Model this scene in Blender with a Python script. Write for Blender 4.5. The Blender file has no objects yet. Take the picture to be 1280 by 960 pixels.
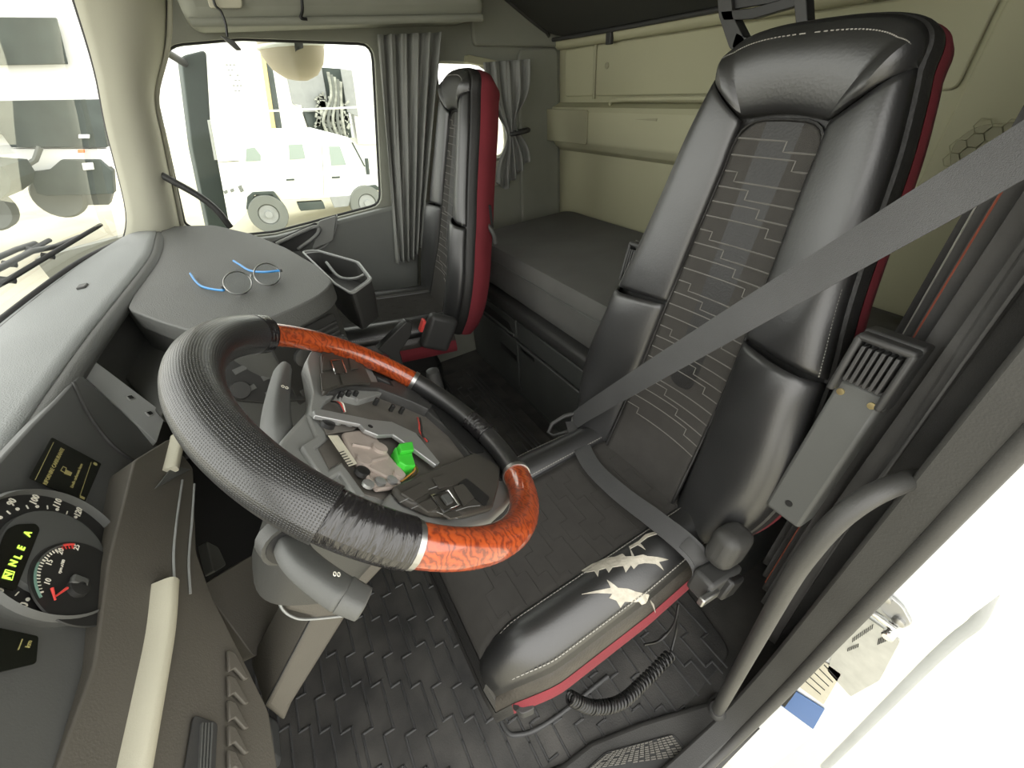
import bpy, bmesh, math, random
import numpy as np
from mathutils import Vector, Matrix, Euler
random.seed(4)
rng = np.random.default_rng(4)

# ------------------------------------------------------------------ camera
# metres; x = towards the rear of the cab, y = across to the passenger side,
# z = up from the cab floor.  Camera stands in the open driver's doorway.
F = 510.0; CX, CY = 640.0, 480.0
HC = np.array([0.0, 0.0, 1.40])
_vy = np.array([-361.0, -352.0, F]); _vd = np.array([60.0, (F*F - 361*60.0)/352.0, F])
_Y = _vy/np.linalg.norm(_vy); _Z = -_vd/np.linalg.norm(_vd); _X = np.cross(_Y, _Z)
RC = np.array([_X, _Y, _Z])
cam_d = bpy.data.cameras.new('camera'); cam = bpy.data.objects.new('camera', cam_d)
bpy.context.scene.collection.objects.link(cam)
cam_d.sensor_fit = 'HORIZONTAL'; cam_d.sensor_width = 36.0; cam_d.lens = F/1280.0*36.0
cam_d.clip_start = 0.01; cam_d.clip_end = 500
mw = Matrix.Identity(4)
for i in range(3):
    mw[i][0] = RC[i][0]; mw[i][1] = -RC[i][1]; mw[i][2] = -RC[i][2]; mw[i][3] = HC[i]
cam.matrix_world = mw
scene = bpy.context.scene
scene.camera = cam
scene.view_settings.view_transform = 'Standard'
scene.view_settings.look = 'None'
scene.view_settings.gamma = 1.0
scene.view_settings.use_curve_mapping = False
scene.view_settings.exposure = 1.7

# ------------------------------------------------------------------ world: bright white overcast sky
world = bpy.data.worlds.new('overcast_sky'); scene.world = world
world.use_nodes = True
bg = world.node_tree.nodes['Background']
bg.inputs[0].default_value = (1.0, 0.985, 0.94, 1); bg.inputs[1].default_value = 1.15

# ------------------------------------------------------------------ pixel -> place helpers
def ray(px, py): return RC @ np.array([px-CX, py-CY, F])
def PY(px, py, y): d = ray(px, py); return HC + d*((y-HC[1])/d[1])
def PX(px, py, x): d = ray(px, py); return HC + d*((x-HC[0])/d[0])
def PZ(px, py, z): d = ray(px, py); return HC + d*((z-HC[2])/d[2])
def PP(px, py, p0, n):
    d = ray(px, py); n = np.array(n, float); return HC + d*(((np.array(p0)-HC)@n)/(d@n))
A = lambda *v: np.array(v, float)
def unit(v): v = np.array(v, float); return v/np.linalg.norm(v)
def lerp(a, b, t): return a+(b-a)*t
def smooth_curve(pts, n):
    """Catmull-Rom through the points, n samples per span"""
    P = [np.array(p, float) for p in pts]; out = []
    for i in range(len(P)-1):
        p0 = P[i-1] if i else 2*P[0]-P[1]; p1 = P[i]; p2 = P[i+1]
        p3 = P[i+2] if i+2 < len(P) else 2*P[-1]-P[-2]
        for k in range(n):
            t = k/n
            out.append(.5*((2*p1)+(-p0+p2)*t+(2*p0-5*p1+4*p2-p3)*t*t+(-p0+3*p1-3*p2+p3)*t**3))
    out.append(P[-1]); return out

# ------------------------------------------------------------------ materials
MATS = {}
def mat(name, col, rough=.6, metal=0, bump=0, scale=200, vary=0, vscale=6, coat=0, kind='noise', spec=.5, emit=0, dirt=None):
    m = bpy.data.materials.new(name); m.use_nodes = True
    nt = m.node_tree; b = nt.nodes['Principled BSDF']
    b.inputs['Base Color'].default_value = (*col, 1); b.inputs['Roughness'].default_value = rough
    b.inputs['Metallic'].default_value = metal; b.inputs['Coat Weight'].default_value = coat
    b.inputs['Coat Roughness'].default_value = .08; b.inputs['Specular IOR Level'].default_value = spec
    tc = nt.nodes.new('ShaderNodeTexCoord')
    if emit:
        b.inputs['Emission Color'].default_value = (*col, 1); b.inputs['Emission Strength'].default_value = emit
    if vary:
        nz = nt.nodes.new('ShaderNodeTexNoise'); nz.inputs['Scale'].default_value = vscale; nz.inputs['Detail'].default_value = 6
        nt.links.new(tc.outputs['Object'], nz.inputs['Vector'])
        rp = nt.nodes.new('ShaderNodeValToRGB')
        rp.color_ramp.elements[0].position = .3; rp.color_ramp.elements[1].position = .7
        d2 = dirt or [c*(1+vary) for c in col]
        rp.color_ramp.elements[0].color = (*[c*(1-vary) for c in col], 1); rp.color_ramp.elements[1].color = (*d2, 1)
        nt.links.new(nz.outputs['Fac'], rp.inputs['Fac']); nt.links.new(rp.outputs['Color'], b.inputs['Base Color'])
    if bump:
        bp = nt.nodes.new('ShaderNodeBump'); bp.inputs['Strength'].default_value = bump; bp.inputs['Distance'].default_value = .002
        if kind == 'noise':
            t = nt.nodes.new('ShaderNodeTexNoise'); t.inputs['Scale'].default_value = scale; t.inputs['Detail'].default_value = 4; o = t.outputs['Fac']
        elif kind == 'voronoi':
            t = nt.nodes.new('ShaderNodeTexVoronoi'); t.inputs['Scale'].default_value = scale; o = t.outputs['Distance']
        elif kind == 'weave':
            t = nt.nodes.new('ShaderNodeTexChecker'); t.inputs['Scale'].default_value = scale; o = t.outputs['Fac']
        nt.links.new(tc.outputs['Object'], t.inputs['Vector'])
        nt.links.new(o, bp.inputs['Height']); nt.links.new(bp.outputs['Normal'], b.inputs['Normal'])
    MATS[name] = m
    return m
mat('leather', (.016, .016, .0165), .40, spec=1.0, bump=.07, scale=260, kind='voronoi', vary=.25, vscale=9)
mat('leather_worn', (.030, .026, .022), .38, bump=.25, scale=200, kind='voronoi', vary=.3, vscale=14)
mat('side_leather', (.018, .0175, .017), .5, bump=.2, scale=260, kind='voronoi')
mat('seat_cloth', (.05, .0475, .044), .92, bump=.5, scale=900, vary=.07, vscale=30, spec=.2)
mat('cloth_line', (.14, .135, .123), .8)
mat('red_cloth', (.17, .016, .025), .85, bump=.4, scale=700, vary=.15)
mat('thread', (.33, .32, .29), .8)
mat('foam', (.46, .43, .36), .9, bump=.6, scale=120, vary=.2, vscale=60)
mat('wall_cream', (.43, .42, .28), .75, bump=.12, scale=500, vary=.04, vscale=2)
mat('wall_cream_dark', (.33, .32, .215), .75, bump=.12, scale=500)
mat('pillar_cream', (.43, .42, .34), .7, bump=.12, scale=500, vary=.05, vscale=3)
mat('header', (.24, .245, .205), .75, bump=.15, scale=500, vary=.05)
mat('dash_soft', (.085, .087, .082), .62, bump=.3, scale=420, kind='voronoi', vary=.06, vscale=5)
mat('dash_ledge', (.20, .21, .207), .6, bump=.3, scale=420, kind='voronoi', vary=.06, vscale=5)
mat('dash_dark', (.06, .061, .056), .6, bump=.2, scale=500, vary=.12, vscale=5)
mat('fascia', (.083, .076, .063), .62, bump=.25, scale=450, vary=.14, vscale=4)
mat('switch_grey', (.30, .31, .305), .5, bump=.1, scale=600)
mat('plastic_black', (.014, .014, .014), .45, bump=.1, scale=500)
mat('plastic_dark', (.04, .04, .039), .5, bump=.1, scale=500)
mat('plastic_grey', (.085, .087, .083), .55, bump=.12, scale=500, vary=.06)
mat('plastic_light', (.24, .245, .235), .5, bump=.1, scale=500, vary=.05)
mat('cream_trim', (.50, .48, .38), .6, bump=.2, scale=500, vary=.06)
mat('rubber', (.012, .012, .012), .7)
mat('mat_rubber', (.045, .045, .045), .55, bump=.4, scale=220, vary=.3, vscale=7, dirt=(.09, .086, .079))
mat('mat_ridge', (.062, .062, .062), .5, bump=.3, scale=300, vary=.2, vscale=8)
mat('key_brown', (.055, .051, .044), .5, bump=.1, scale=500)
mat('sill', (.05, .049, .046), .6, bump=.25, scale=300, vary=.2, vscale=6)
mat('pillar_dark', (.042, .0415, .039), .5, bump=.2, scale=400, vary=.15, vscale=6)
mat('tread', (.20, .19, .165), .7, vary=.2, vscale=20)
mat('mattress', (.13, .129, .122), .9, bump=.7, scale=260, kind='weave', vary=.12, vscale=4, spec=.2)
mat('bunk_plastic', (.06, .063, .06), .5, bump=.2, scale=400, vary=.12)
mat('curtain_grey', (.24, .245, .23), .85, bump=.3, scale=500, vary=.12, vscale=5, spec=.2)
mat('curtain_black', (.075, .074, .072), .9, bump=.3, scale=600, vary=.2, vscale=8, spec=.2)
mat('curtain_red', (.28, .075, .045), .9)
mat('upper_bunk', (.03, .031, .027), .9, bump=.4, scale=600)
mat('chrome', (.75, .75, .74), .15, metal=1)
mat('steel', (.42, .42, .41), .38, metal=1, bump=.1, scale=80)
mat('silver', (.44, .445, .44), .35, metal=.6, vary=.05)
mat('cast_alloy', (.42, .36, .32), .5, metal=.15, bump=.3, scale=80, vary=.15, vscale=30)
mat('door_grey', (.15, .157, .147), .6, bump=.15, scale=400, vary=.05)
mat('alloy_dark', (.15, .14, .125), .55, metal=.2, vary=.2, vscale=25)
mat('brass', (.55, .47, .25), .35, metal=1)
mat('green_plug', (.06, .62, .05), .4)
mat('wire_orange', (.55, .27, .06), .5)
mat('wire_red', (.5, .05, .04), .5)
mat('wire_white', (.7, .68, .6), .5)
mat('paper', (.60, .57, .46), .8, vary=.08, vscale=40)
mat('ink', (.02, .02, .02), .7)
mat('white_paint', (.80, .82, .81), .3, coat=.4)
mat('outdoor_white', (.86, .87, .84), .55)
mat('label_blue', (.10, .19, .42), .5)
mat('label_grey', (.50, .50, .45), .6, vary=.1, vscale=40)
mat('belt', (.066, .066, .067), .55, bump=.5, scale=900, vary=.1, vscale=10)
mat('blue_plastic', (.02, .22, .55), .35)
mat('gauge_black', (.018, .018, .017), .55)
mat('gauge_face', (.085, .088, .085), .6)
mat('display', (.010, .011, .008), .2)
mat('print_white', (.80, .78, .68), .6)
mat('print_green', (.50, .85, .08), .6, emit=.35)
mat('print_amber', (.30, .265, .10), .6, emit=.04)
mat('print_red', (.75, .07, .06), .5)
mat('print_teal', (.16, .28, .23), .5)
mat('sand', (.52, .49, .38), .95, bump=.5, scale=3, vary=.18, vscale=.35)
mat('tyre', (.17, .18, .165), .9, bump=.3, scale=30)
mat('vehicle_glass', (.30, .36, .33), .25)
mat('column_grey', (.055, .055, .051), .5, bump=.12, scale=500, vary=.06)
mat('green_dark', (.05, .064, .058), .7, vary=.25, vscale=2.0)
mat('grey_panel', (.30, .31, .305), .8, vary=.08)
mat('yellow_post', (.62, .50, .22), .7)
mat('engine_metal', (.33, .34, .30), .6, vary=.4, vscale=6)
mat('mirror_tan', (.46, .40, .30), .6)
mat('orange_mark', (.75, .22, .06), .5)
mat('cable', (.012, .012, .012), .4)

def wood_mat():
    m = bpy.data.materials.new('burl_wood'); m.use_nodes = True; nt = m.node_tree; b = nt.nodes['Principled BSDF']
    tc = nt.nodes.new('ShaderNodeTexCoord')
    n1 = nt.nodes.new('ShaderNodeTexNoise'); n1.inputs['Scale'].default_value = 28; n1.inputs['Detail'].default_value = 5; n1.inputs['Distortion'].default_value = 1.8
    nt.links.new(tc.outputs['Object'], n1.inputs['Vector'])
    w = nt.nodes.new('ShaderNodeTexWave'); w.inputs['Scale'].default_value = 38; w.inputs['Distortion'].default_value = 14; w.inputs['Detail'].default_value = 4; w.inputs['Detail Scale'].default_value = 1.6
    nt.links.new(tc.outputs['Object'], w.inputs['Vector'])
    mx = nt.nodes.new('ShaderNodeMath'); mx.operation = 'MULTIPLY'
    nt.links.new(n1.outputs['Fac'], mx.inputs[0]); nt.links.new(w.outputs['Fac'], mx.inputs[1])
    rp = nt.nodes.new('ShaderNodeValToRGB'); e = rp.color_ramp.elements
    e[0].position = .0; e[0].color = (.17, .024, .006, 1); e[1].position = .5; e[1].color = (.42, .072, .013, 1)
    k = e.new(.12); k.color = (.30, .044, .009, 1)
    nt.links.new(mx.outputs[0], rp.inputs['Fac']); nt.links.new(rp.outputs['Color'], b.inputs['Base Color'])
    b.inputs['Roughness'].default_value = .3; b.inputs['Coat Weight'].default_value = 1; b.inputs['Coat Roughness'].default_value = .04
    MATS['wood'] = m
wood_mat()
def glass_mat(name, tint, refl):
    m = bpy.data.materials.new(name); m.use_nodes = True; nt = m.node_tree
    nt.nodes.remove(nt.nodes['Principled BSDF']); out = nt.nodes['Material Output']
    t = nt.nodes.new('ShaderNodeBsdfTransparent'); t.inputs[0].default_value = (*tint, 1)
    g = nt.nodes.new('ShaderNodeBsdfGlossy'); g.inputs['Roughness'].default_value = .02
    fr = nt.nodes.new('ShaderNodeFresnel'); fr.inputs[0].default_value = 1.4
    mul = nt.nodes.new('ShaderNodeMath'); mul.operation = 'MULTIPLY'; mul.inputs[1].default_value = refl
    nt.links.new(fr.outputs[0], mul.inputs[0])
    mx = nt.nodes.new('ShaderNodeMixShader'); nt.links.new(mul.outputs[0], mx.inputs[0])
    nt.links.new(t.outputs[0], mx.inputs[1]); nt.links.new(g.outputs[0], mx.inputs[2]); nt.links.new(mx.outputs[0], out.inputs[0])
    MATS[name] = m
glass_mat('glass', (.95, .97, .95), .3)
glass_mat('lens', (.96, .97, .97), .8)
def perforated_leather():
    m = mat('leather_perf', (.013, .013, .014), .32, spec=1.0)
    nt = m.node_tree; b = nt.nodes['Principled BSDF']
    uv = nt.nodes.new('ShaderNodeUVMap'); mp = nt.nodes.new('ShaderNodeMapping'); mp.inputs['Scale'].default_value = (190, 66, 1)
    mp.inputs['Rotation'].default_value = (0, 0, 0)
    nt.links.new(uv.outputs[0], mp.inputs['Vector'])
    v = nt.nodes.new('ShaderNodeTexVoronoi'); v.inputs['Scale'].default_value = 1.0; v.inputs['Randomness'].default_value = .12
    nt.links.new(mp.outputs[0], v.inputs['Vector'])
    rp = nt.nodes.new('ShaderNodeValToRGB'); rp.color_ramp.elements[0].position = .12; rp.color_ramp.elements[1].position = .34
    nt.links.new(v.outputs['Distance'], rp.inputs['Fac'])
    bp = nt.nodes.new('ShaderNodeBump'); bp.inputs['Strength'].default_value = .55; bp.inputs['Distance'].default_value = .0015
    nt.links.new(rp.outputs['Color'], bp.inputs['Height']); nt.links.new(bp.outputs['Normal'], b.inputs['Normal'])
perforated_leather()
def tape_mat():
    m = mat('tape', (.012, .011, .012), .2, spec=.8)
    nt = m.node_tree; b = nt.nodes['Principled BSDF']
    uv = nt.nodes.new('ShaderNodeUVMap'); mp = nt.nodes.new('ShaderNodeMapping'); mp.inputs['Scale'].default_value = (60, 3, 1); mp.inputs['Rotation'].default_value = (0, 0, .12)
    nt.links.new(uv.outputs[0], mp.inputs['Vector'])
    n = nt.nodes.new('ShaderNodeTexNoise'); n.inputs['Scale'].default_value = 1.6; n.inputs['Detail'].default_value = 5; n.inputs['Distortion'].default_value = .8
    nt.links.new(mp.outputs[0], n.inputs['Vector'])
    bp = nt.nodes.new('ShaderNodeBump'); bp.inputs['Strength'].default_value = .8; bp.inputs['Distance'].default_value = .004
    nt.links.new(n.outputs['Fac'], bp.inputs['Height']); nt.links.new(bp.outputs['Normal'], b.inputs['Normal'])
tape_mat()

# ------------------------------------------------------------------ object helpers
COL = scene.collection
OFF = {}
def root(name, label, cat, loc, group=None):
    o = bpy.data.objects.new(name, None); COL.objects.link(o)
    o.location = tuple(loc); o.empty_display_size = .05; OFF[o] = np.array(loc, float)
    o['label'] = label; o['category'] = cat
    if group: o['group'] = group
    return o
def tag(o, label, cat, group=None):
    o['label'] = label; o['category'] = cat
    if group: o['group'] = group
    return o
def struct(o, label=None, cat=None):
    o['kind'] = 'structure'
    if label: o['label'] = label
    if cat: o['category'] = cat
    return o
def stuff(o): o['kind'] = 'stuff'; return o
def M(name, verts, faces, m, parent=None, smooth=True, bevel=0, seg=2, angle=35, subsurf=0, solid=0, soff=1, uvs=None, recenter=False):
    verts = [np.array(v, float) for v in verts]
    if parent is None:
        off = np.mean(verts, axis=0)
        off[2] = min(v[2] for v in verts)
    else: off = OFF[parent]
    me = bpy.data.meshes.new(name)
    me.from_pydata([tuple(v-off) for v in verts], [], [tuple(int(i) for i in f) for f in faces])
    if uvs is not None:
        ul = me.uv_layers.new(name='UVMap')
        for lp in me.loops: ul.data[lp.index].uv = uvs[lp.vertex_index]
    bm = bmesh.new(); bm.from_mesh(me); bmesh.ops.recalc_face_normals(bm, faces=bm.faces); bm.to_mesh(me); bm.free()
    me.materials.append(MATS[m] if isinstance(m, str) else m)
    o = bpy.data.objects.new(name, me); COL.objects.link(o)
    if parent is None: o.location = tuple(off)
    else: o.parent = parent
    OFF[o] = off
    if smooth:
        me.shade_smooth(); me.set_sharp_from_angle(angle=math.radians(angle))
    if solid:
        s = o.modifiers.new('thick', 'SOLIDIFY'); s.thickness = solid; s.offset = soff
    if subsurf:
        s = o.modifiers.new('sub', 'SUBSURF'); s.levels = subsurf; s.render_levels = subsurf
    if bevel:
        b = o.modifiers.new('bevel', 'BEVEL'); b.width = bevel; b.segments = seg; b.limit_method = 'ANGLE'; b.angle_limit = math.radians(32)
        if smooth: me.set_sharp_from_angle(angle=math.radians(80))
    return o
class MB:
    """collects shapes into one mesh"""
    def __init__(s): s.v = []; s.f = []
    def add(s, v, f):
        k = len(s.v); s.v += list(v); s.f += [tuple(i+k for i in g) for g in f]; return s
    def build(s, name, m, parent=None, **kw): return M(name, s.v, s.f, m, parent, **kw)
def s_box(c, size, ax=None):
    c = A(*c); ax = ax if ax is not None else [A(1,0,0), A(0,1,0), A(0,0,1)]
    v = [c+ax[0]*size[0]*i/2+ax[1]*size[1]*j/2+ax[2]*size[2]*k/2 for k in (-1,1) for j in (-1,1) for i in (-1,1)]
    return v, [(0,2,3,1),(4,5,7,6),(0,1,5,4),(2,6,7,3),(0,4,6,2),(1,3,7,5)]
def s_prism(loop, vec):
    vec = np.array(vec, float); n = len(loop)
    v = [np.array(p, float) for p in loop]+[np.array(p, float)+vec for p in loop]
    return v, [tuple(range(n))[::-1], tuple(range(n, 2*n))]+[(i, (i+1) % n, n+(i+1) % n, n+i) for i in range(n)]
def frames(path, closed=False, up=(0,0,1)):
    P = [np.array(p, float) for p in path]; n = len(P); fr = []
    prev = None
    for i in range(n):
        a = P[(i-1) % n] if (closed or i) else P[0]; b = P[(i+1) % n] if (closed or i < n-1) else P[-1]
        t = unit(b-a)
        if prev is None:
            u = np.array(up, float)
            if abs(u@t) > .95: u = A(1, 0, 0)
            s = unit(np.cross(t, u))
        else:
            s = prev-(prev@t)*t; s = unit(s)
        prev = s; fr.append((t, s, np.cross(s, t)))
    return fr
def s_tube(path, r, n=10, closed=False, up=(0,0,1), sq=None):
    P = [np.array(p, float) for p in path]; fr = frames(P, closed, up); k = len(P)
    rs = r if hasattr(r, '__len__') else [r]*k
    v = []; f = []
    for i in range(k):
        t, s, u = fr[i]
        for j in range(n):
            a = 2*math.pi*j/n; c, d = math.cos(a), math.sin(a)
            if sq: c = math.copysign(abs(c)**.6, c)*sq[0]; d = math.copysign(abs(d)**.6, d)*sq[1]
            v.append(P[i]+rs[i]*(c*s+d*u))
    for i in range(k if closed else k-1):
        for j in range(n):
            f.append((i*n+j, i*n+(j+1) % n, ((i+1) % k)*n+(j+1) % n, ((i+1) % k)*n+j))
    if not closed: f += [tuple(range(n))[::-1], tuple(range((k-1)*n, k*n))]
    return v, f
def s_lathe(prof, c, axis, n=24, up=(0,0,1)):
    """prof: (radius, height along axis)"""
    ax = unit(axis); s = np.cross(ax, A(*up)); s = unit(s) if np.linalg.norm(s) > .1 else A(1, 0, 0); u = np.cross(ax, s); c = np.array(c, float)
    v = []; f = []
    for r, h in prof:
        for j in range(n):
            a = 2*math.pi*j/n; v.append(c+ax*h+r*(math.cos(a)*s+math.sin(a)*u))
    k = len(prof)
    for i in range(k-1):
        for j in range(n): f.append((i*n+j, i*n+(j+1) % n, (i+1)*n+(j+1) % n, (i+1)*n+j))
    f += [tuple(range(n))[::-1], tuple(range((k-1)*n, k*n))]
    return v, f
def s_grid(fn, nu, nv, cu=False):
    v = [np.array(fn(i/(nu if cu else nu-1), j/(nv-1)), float) for j in range(nv) for i in range(nu)]
    f = [(j*nu+i, j*nu+(i+1) % nu, (j+1)*nu+(i+1) % nu, (j+1)*nu+i) for j in range(nv-1) for i in range(nu if cu else nu-1)]
    return v, f
def s_ribbon(path, sides, w, nrm=None, h=.0012):
    """flat band with thickness; sides: unit width direction at each point"""
    P = [np.array(p, float) for p in path]; k = len(P); v = []; f = []
    for i in range(k):
        t = unit(P[min(i+1, k-1)]-P[max(i-1, 0)]); s = sides[i] if isinstance(sides, list) else sides
        s = unit(s-(s@t)*t); nn = np.cross(t, s)
        for a, b in ((-1, -1), (1, -1), (1, 1), (-1, 1)): v.append(P[i]+s*w*a/2+nn*h*b/2)
    for i in range(k-1):
        for j in range(4): f.append((i*4+j, i*4+(j+1) % 4, i*4+4+(j+1) % 4, i*4+4+j))
    f += [(3, 2, 1, 0), (4*k-4, 4*k-3, 4*k-2, 4*k-1)]
    return v, f
def box(name, c, size, m, parent=None, ax=None, bevel=.004, **kw):
    v, f = s_box(c, size, ax); return M(name, v, f, m, parent, bevel=bevel, **kw)
def prism(name, loop, vec, m, parent=None, bevel=.003, **kw):
    v, f = s_prism(loop, vec); return M(name, v, f, m, parent, bevel=bevel, **kw)
def tube(name, path, r, m, parent=None, n=10, **kw):
    mk = {k: kw.pop(k) for k in ('closed', 'up', 'sq') if k in kw}
    v, f = s_tube(path, r, n, **mk); return M(name, v, f, m, parent, angle=60, **kw)
def lathe(name, prof, c, axis, m, parent=None, n=24, **kw):
    v, f = s_lathe(prof, c, axis, n); return M(name, v, f, m, parent, **kw)
def grid(name, fn, nu, nv, m, parent=None, cu=False, **kw):
    v, f = s_grid(fn, nu, nv, cu); return M(name, v, f, m, parent, **kw)
def rot_ax(ax=(0,0,1), ang=0):
    R = np.array(Matrix.Rotation(ang, 3, Vector(ax))); return [R[:, 0], R[:, 1], R[:, 2]]
def round_loop(pts, r, n=4):
    """round the corners of a planar loop of 3-D points"""
    P = [np.array(p, float) for p in pts]; k = len(P); out = []
    for i in range(k):
        a, b, c = P[i-1], P[i], P[(i+1) % k]
        rr = r[i] if hasattr(r, '__len__') else r
        d1 = a-b; d2 = c-b; l1, l2 = np.linalg.norm(d1), np.linalg.norm(d2); q = min(rr, l1*.48, l2*.48)
        s = b+d1/l1*q; e = b+d2/l2*q
        for j in range(n+1):
            t = j/n; out.append((1-t)**2*s+2*t*(1-t)*b+t*t*e)
    return out
def plate_holes(name, outer, holes, vec, m, parent=None, **kw):
    """flat plate with holes: planar loops of 3-D points, thickness vec"""
    bm = bmesh.new(); vec = Vector(vec)
    edges = []
    for L in [outer]+holes:
        vs = [bm.verts.new(tuple(p)) for p in L]
        for i in range(len(vs)): edges.append(bm.edges.new((vs[i], vs[(i+1) % len(vs)])))
    bmesh.ops.triangle_fill(bm, use_beauty=True, use_dissolve=False, edges=edges)
    g = bmesh.ops.extrude_face_region(bm, geom=bm.faces[:])
    bmesh.ops.translate(bm, vec=vec, verts=[e for e in g['geom'] if isinstance(e, bmesh.types.BMVert)])
    bm.verts.index_update()
    v = [np.array(x.co) for x in bm.verts]; f = [[x.index for x in fc.verts] for fc in bm.faces]; bm.free()
    kw.setdefault('smooth', False)
    return M(name, v, f, m, parent, **kw)
def text(name, s, pos, right, up, size, m, parent, align='CENTER', depth=.0003, bold=0):
    cu = bpy.data.curves.new(name, 'FONT'); cu.body = s; cu.size = size; cu.align_x = align; cu.align_y = 'CENTER'; cu.extrude = depth; cu.offset = bold; cu.resolution_u = 2
    o = bpy.data.objects.new(name+'_tmp', cu); COL.objects.link(o)
    bpy.context.view_layer.update()
    me = bpy.data.meshes.new_from_object(o)
    bpy.data.objects.remove(o); bpy.data.curves.remove(cu)
    right = unit(right); up = unit(np.array(up)-(np.array(up)@right)*right); nn = np.cross(right, up)
    v = [np.array(pos)+right*x.co[0]+up*x.co[1]+nn*x.co[2] for x in me.vertices]
    f = [tuple(p.vertices) for p in me.polygons]
    bpy.data.meshes.remove(me)
    if not v: return None
    return M(name, v, f, m, parent, smooth=False)

# ================================================================== THE SETTING
YR = 2.12                                   # inner face of the passenger side wall
def pxl(fn, pts, *a): return [fn(p[0], p[1], *a) for p in pts]
struct(box('floor', (.4, 1.07, -.03), (2.3, 2.16, .06), 'mat_rubber', bevel=0), 'dark cab floor under the rubber mat', 'floor')
struct(box('ceiling', (.55, 1.08, 1.97), (2.0, 2.2, .06), 'header', bevel=0), 'grey cab roof lining above the seats', 'ceiling')
struct(box('ground', (0, 20, -1.45), (160, 160, .1), 'sand', bevel=0), 'pale sandy yard ground outside the cab', 'ground')

# rear wall with its moulded panels
rw = struct(box('wall_rear', (1.55, 1.08, .97), (.06, 2.2, 1.96), 'wall_cream', bevel=0), 'cream moulded rear wall of the sleeper area', 'wall')
XW = 1.52
def rwp(px, py, x=XW): return PX(px, py, x)
# upper panel left of the vertical joint, upper panel right of it, lower field
yj = PX(746, 90, XW)[1]
zt = 1.485
def rect_x(x, y0, y1, z0, z1): return [A(x, y0, z0), A(x, y1, z0), A(x, y1, z1), A(x, y0, z1)]
prism('panel', round_loop(rect_x(XW, yj+.008, 2.06, 1.30, zt), .02), (-.012, 0, 0), 'wall_cream', rw, bevel=.005)
prism('panel', round_loop(rect_x(XW, .50, yj-.008, 1.30, zt), .02), (-.012, 0, 0), 'wall_cream', rw, bevel=.005)
prism('panel', round_loop(rect_x(XW, .06, .487, .62, 1.48), .03), (-.016, 0, 0), 'wall_cream', rw, bevel=.006)
tube('joint_bead', [A(XW-.012, yj, 1.29), A(XW-.012, yj, 1.52)], .007, 'wall_cream_dark', rw)
lathe('screw_cap', [(.012, 0), (.012, .004), (.008, .006)], PX(759, 82, XW-.012), (-1, 0, 0), 'wall_cream_dark', rw, n=14)
# storage pocket bulging from the wall
pk0, pk1 = .75, PX(697, 150, XW)[1]
prof = [(0, 1.275), (-.03, 1.272), (-.075, 1.262), (-.088, 1.245), (-.088, 1.17), (-.08, 1.12), (-.05, 1.085), (0, 1.06)]
def pocket(u, v):
    y = lerp(pk0, pk1, u); k = v*(len(prof)-1); i = min(int(k), len(prof)-2); t = k-i
    d = lerp(prof[i][0], prof[i+1][0], t); z = lerp(prof[i][1], prof[i+1][1], t)
    e = min(1, (1-u)*22)**.5
    return A(XW+d*e, y, z)
pk = struct(grid('trim_11', pocket, 60, 36, 'wall_cream'), 'cream storage pocket bulging from the rear wall', 'pocket')
e1 = PX(735, 150, XW-.09)[1]
prism('end_cap', round_loop([A(XW-.088, e1, 1.115), A(XW-.088, pk1-.012, 1.115), A(XW-.088, pk1-.012, 1.255), A(XW-.088, e1, 1.255)], .012), (-.008, 0, 0), 'wall_cream_dark', pk, bevel=.003)
tube('pocket_lip', smooth_curve([A(XW-.05, e1-.10, 1.275), A(XW-.06, e1-.17, 1.29), A(XW-.06, 1.2, 1.292), A(XW-.06, .8, 1.29)], 8), .008, 'wall_cream', pk)
prism('pocket_slot', [A(XW-.0885, e1-.30, 1.225), A(XW-.0885, e1-.42, 1.232), A(XW-.0885, e1-.42, 1.222)], (-.002, 0, 0), 'wall_cream_dark', pk, bevel=0)
# rounded roll under the upper bunk
rl = struct(tube('trim_1', smooth_curve([A(XW-.018, 2.10, 1.515), A(XW-.018, 1.6, 1.515), A(XW-.018, 1.0, 1.515), A(XW-.018, .1, 1.515)], 6), .028, 'wall_cream', n=14), 'rounded cream padding roll along the rear wall', 'trim')
box('hook', PX(762, 47, XW-.05), (.02, .03, .045), 'plastic_dark', rl, bevel=.004)
# honeycomb net panel at the right of the rear wall
hp = struct(prism('trim_2', round_loop([PX(1187, 205, XW-.02), PX(1192, 178, XW-.02), PX(1222, 156, XW-.02), PX(1300, 150, XW-.02), PX(1330, 200, XW-.02), PX(1290, 246, XW-.02), PX(1200, 228, XW-.02)], .03), (-.006, 0, 0), 'wall_cream_dark', bevel=.002), 'round honeycomb mesh panel on the rear wall behind the seat belt', 'panel')
hx = MB(); a_ = .0165; hcen = PX(1245, 195, XW-.026)
for i in range(-7, 8):
    for j in range(-7, 8):
        cy_ = i*1.5*a_; cz_ = (j+(i % 2)*.5)*math.sqrt(3)*a_
        if cy_*cy_/.105**2+cz_*cz_/.075**2 > .82: continue
        L = [A(XW-.0275, hcen[1]+cy_+a_*math.cos(k*math.pi/3), hcen[2]+cz_+a_*math.sin(k*math.pi/3)) for k in range(6)]
        hx.add(*s_tube(L, .0013, 4, closed=True))
stuff(hx.build('honeycomb_mesh', 'wall_cream', hp))

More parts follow.
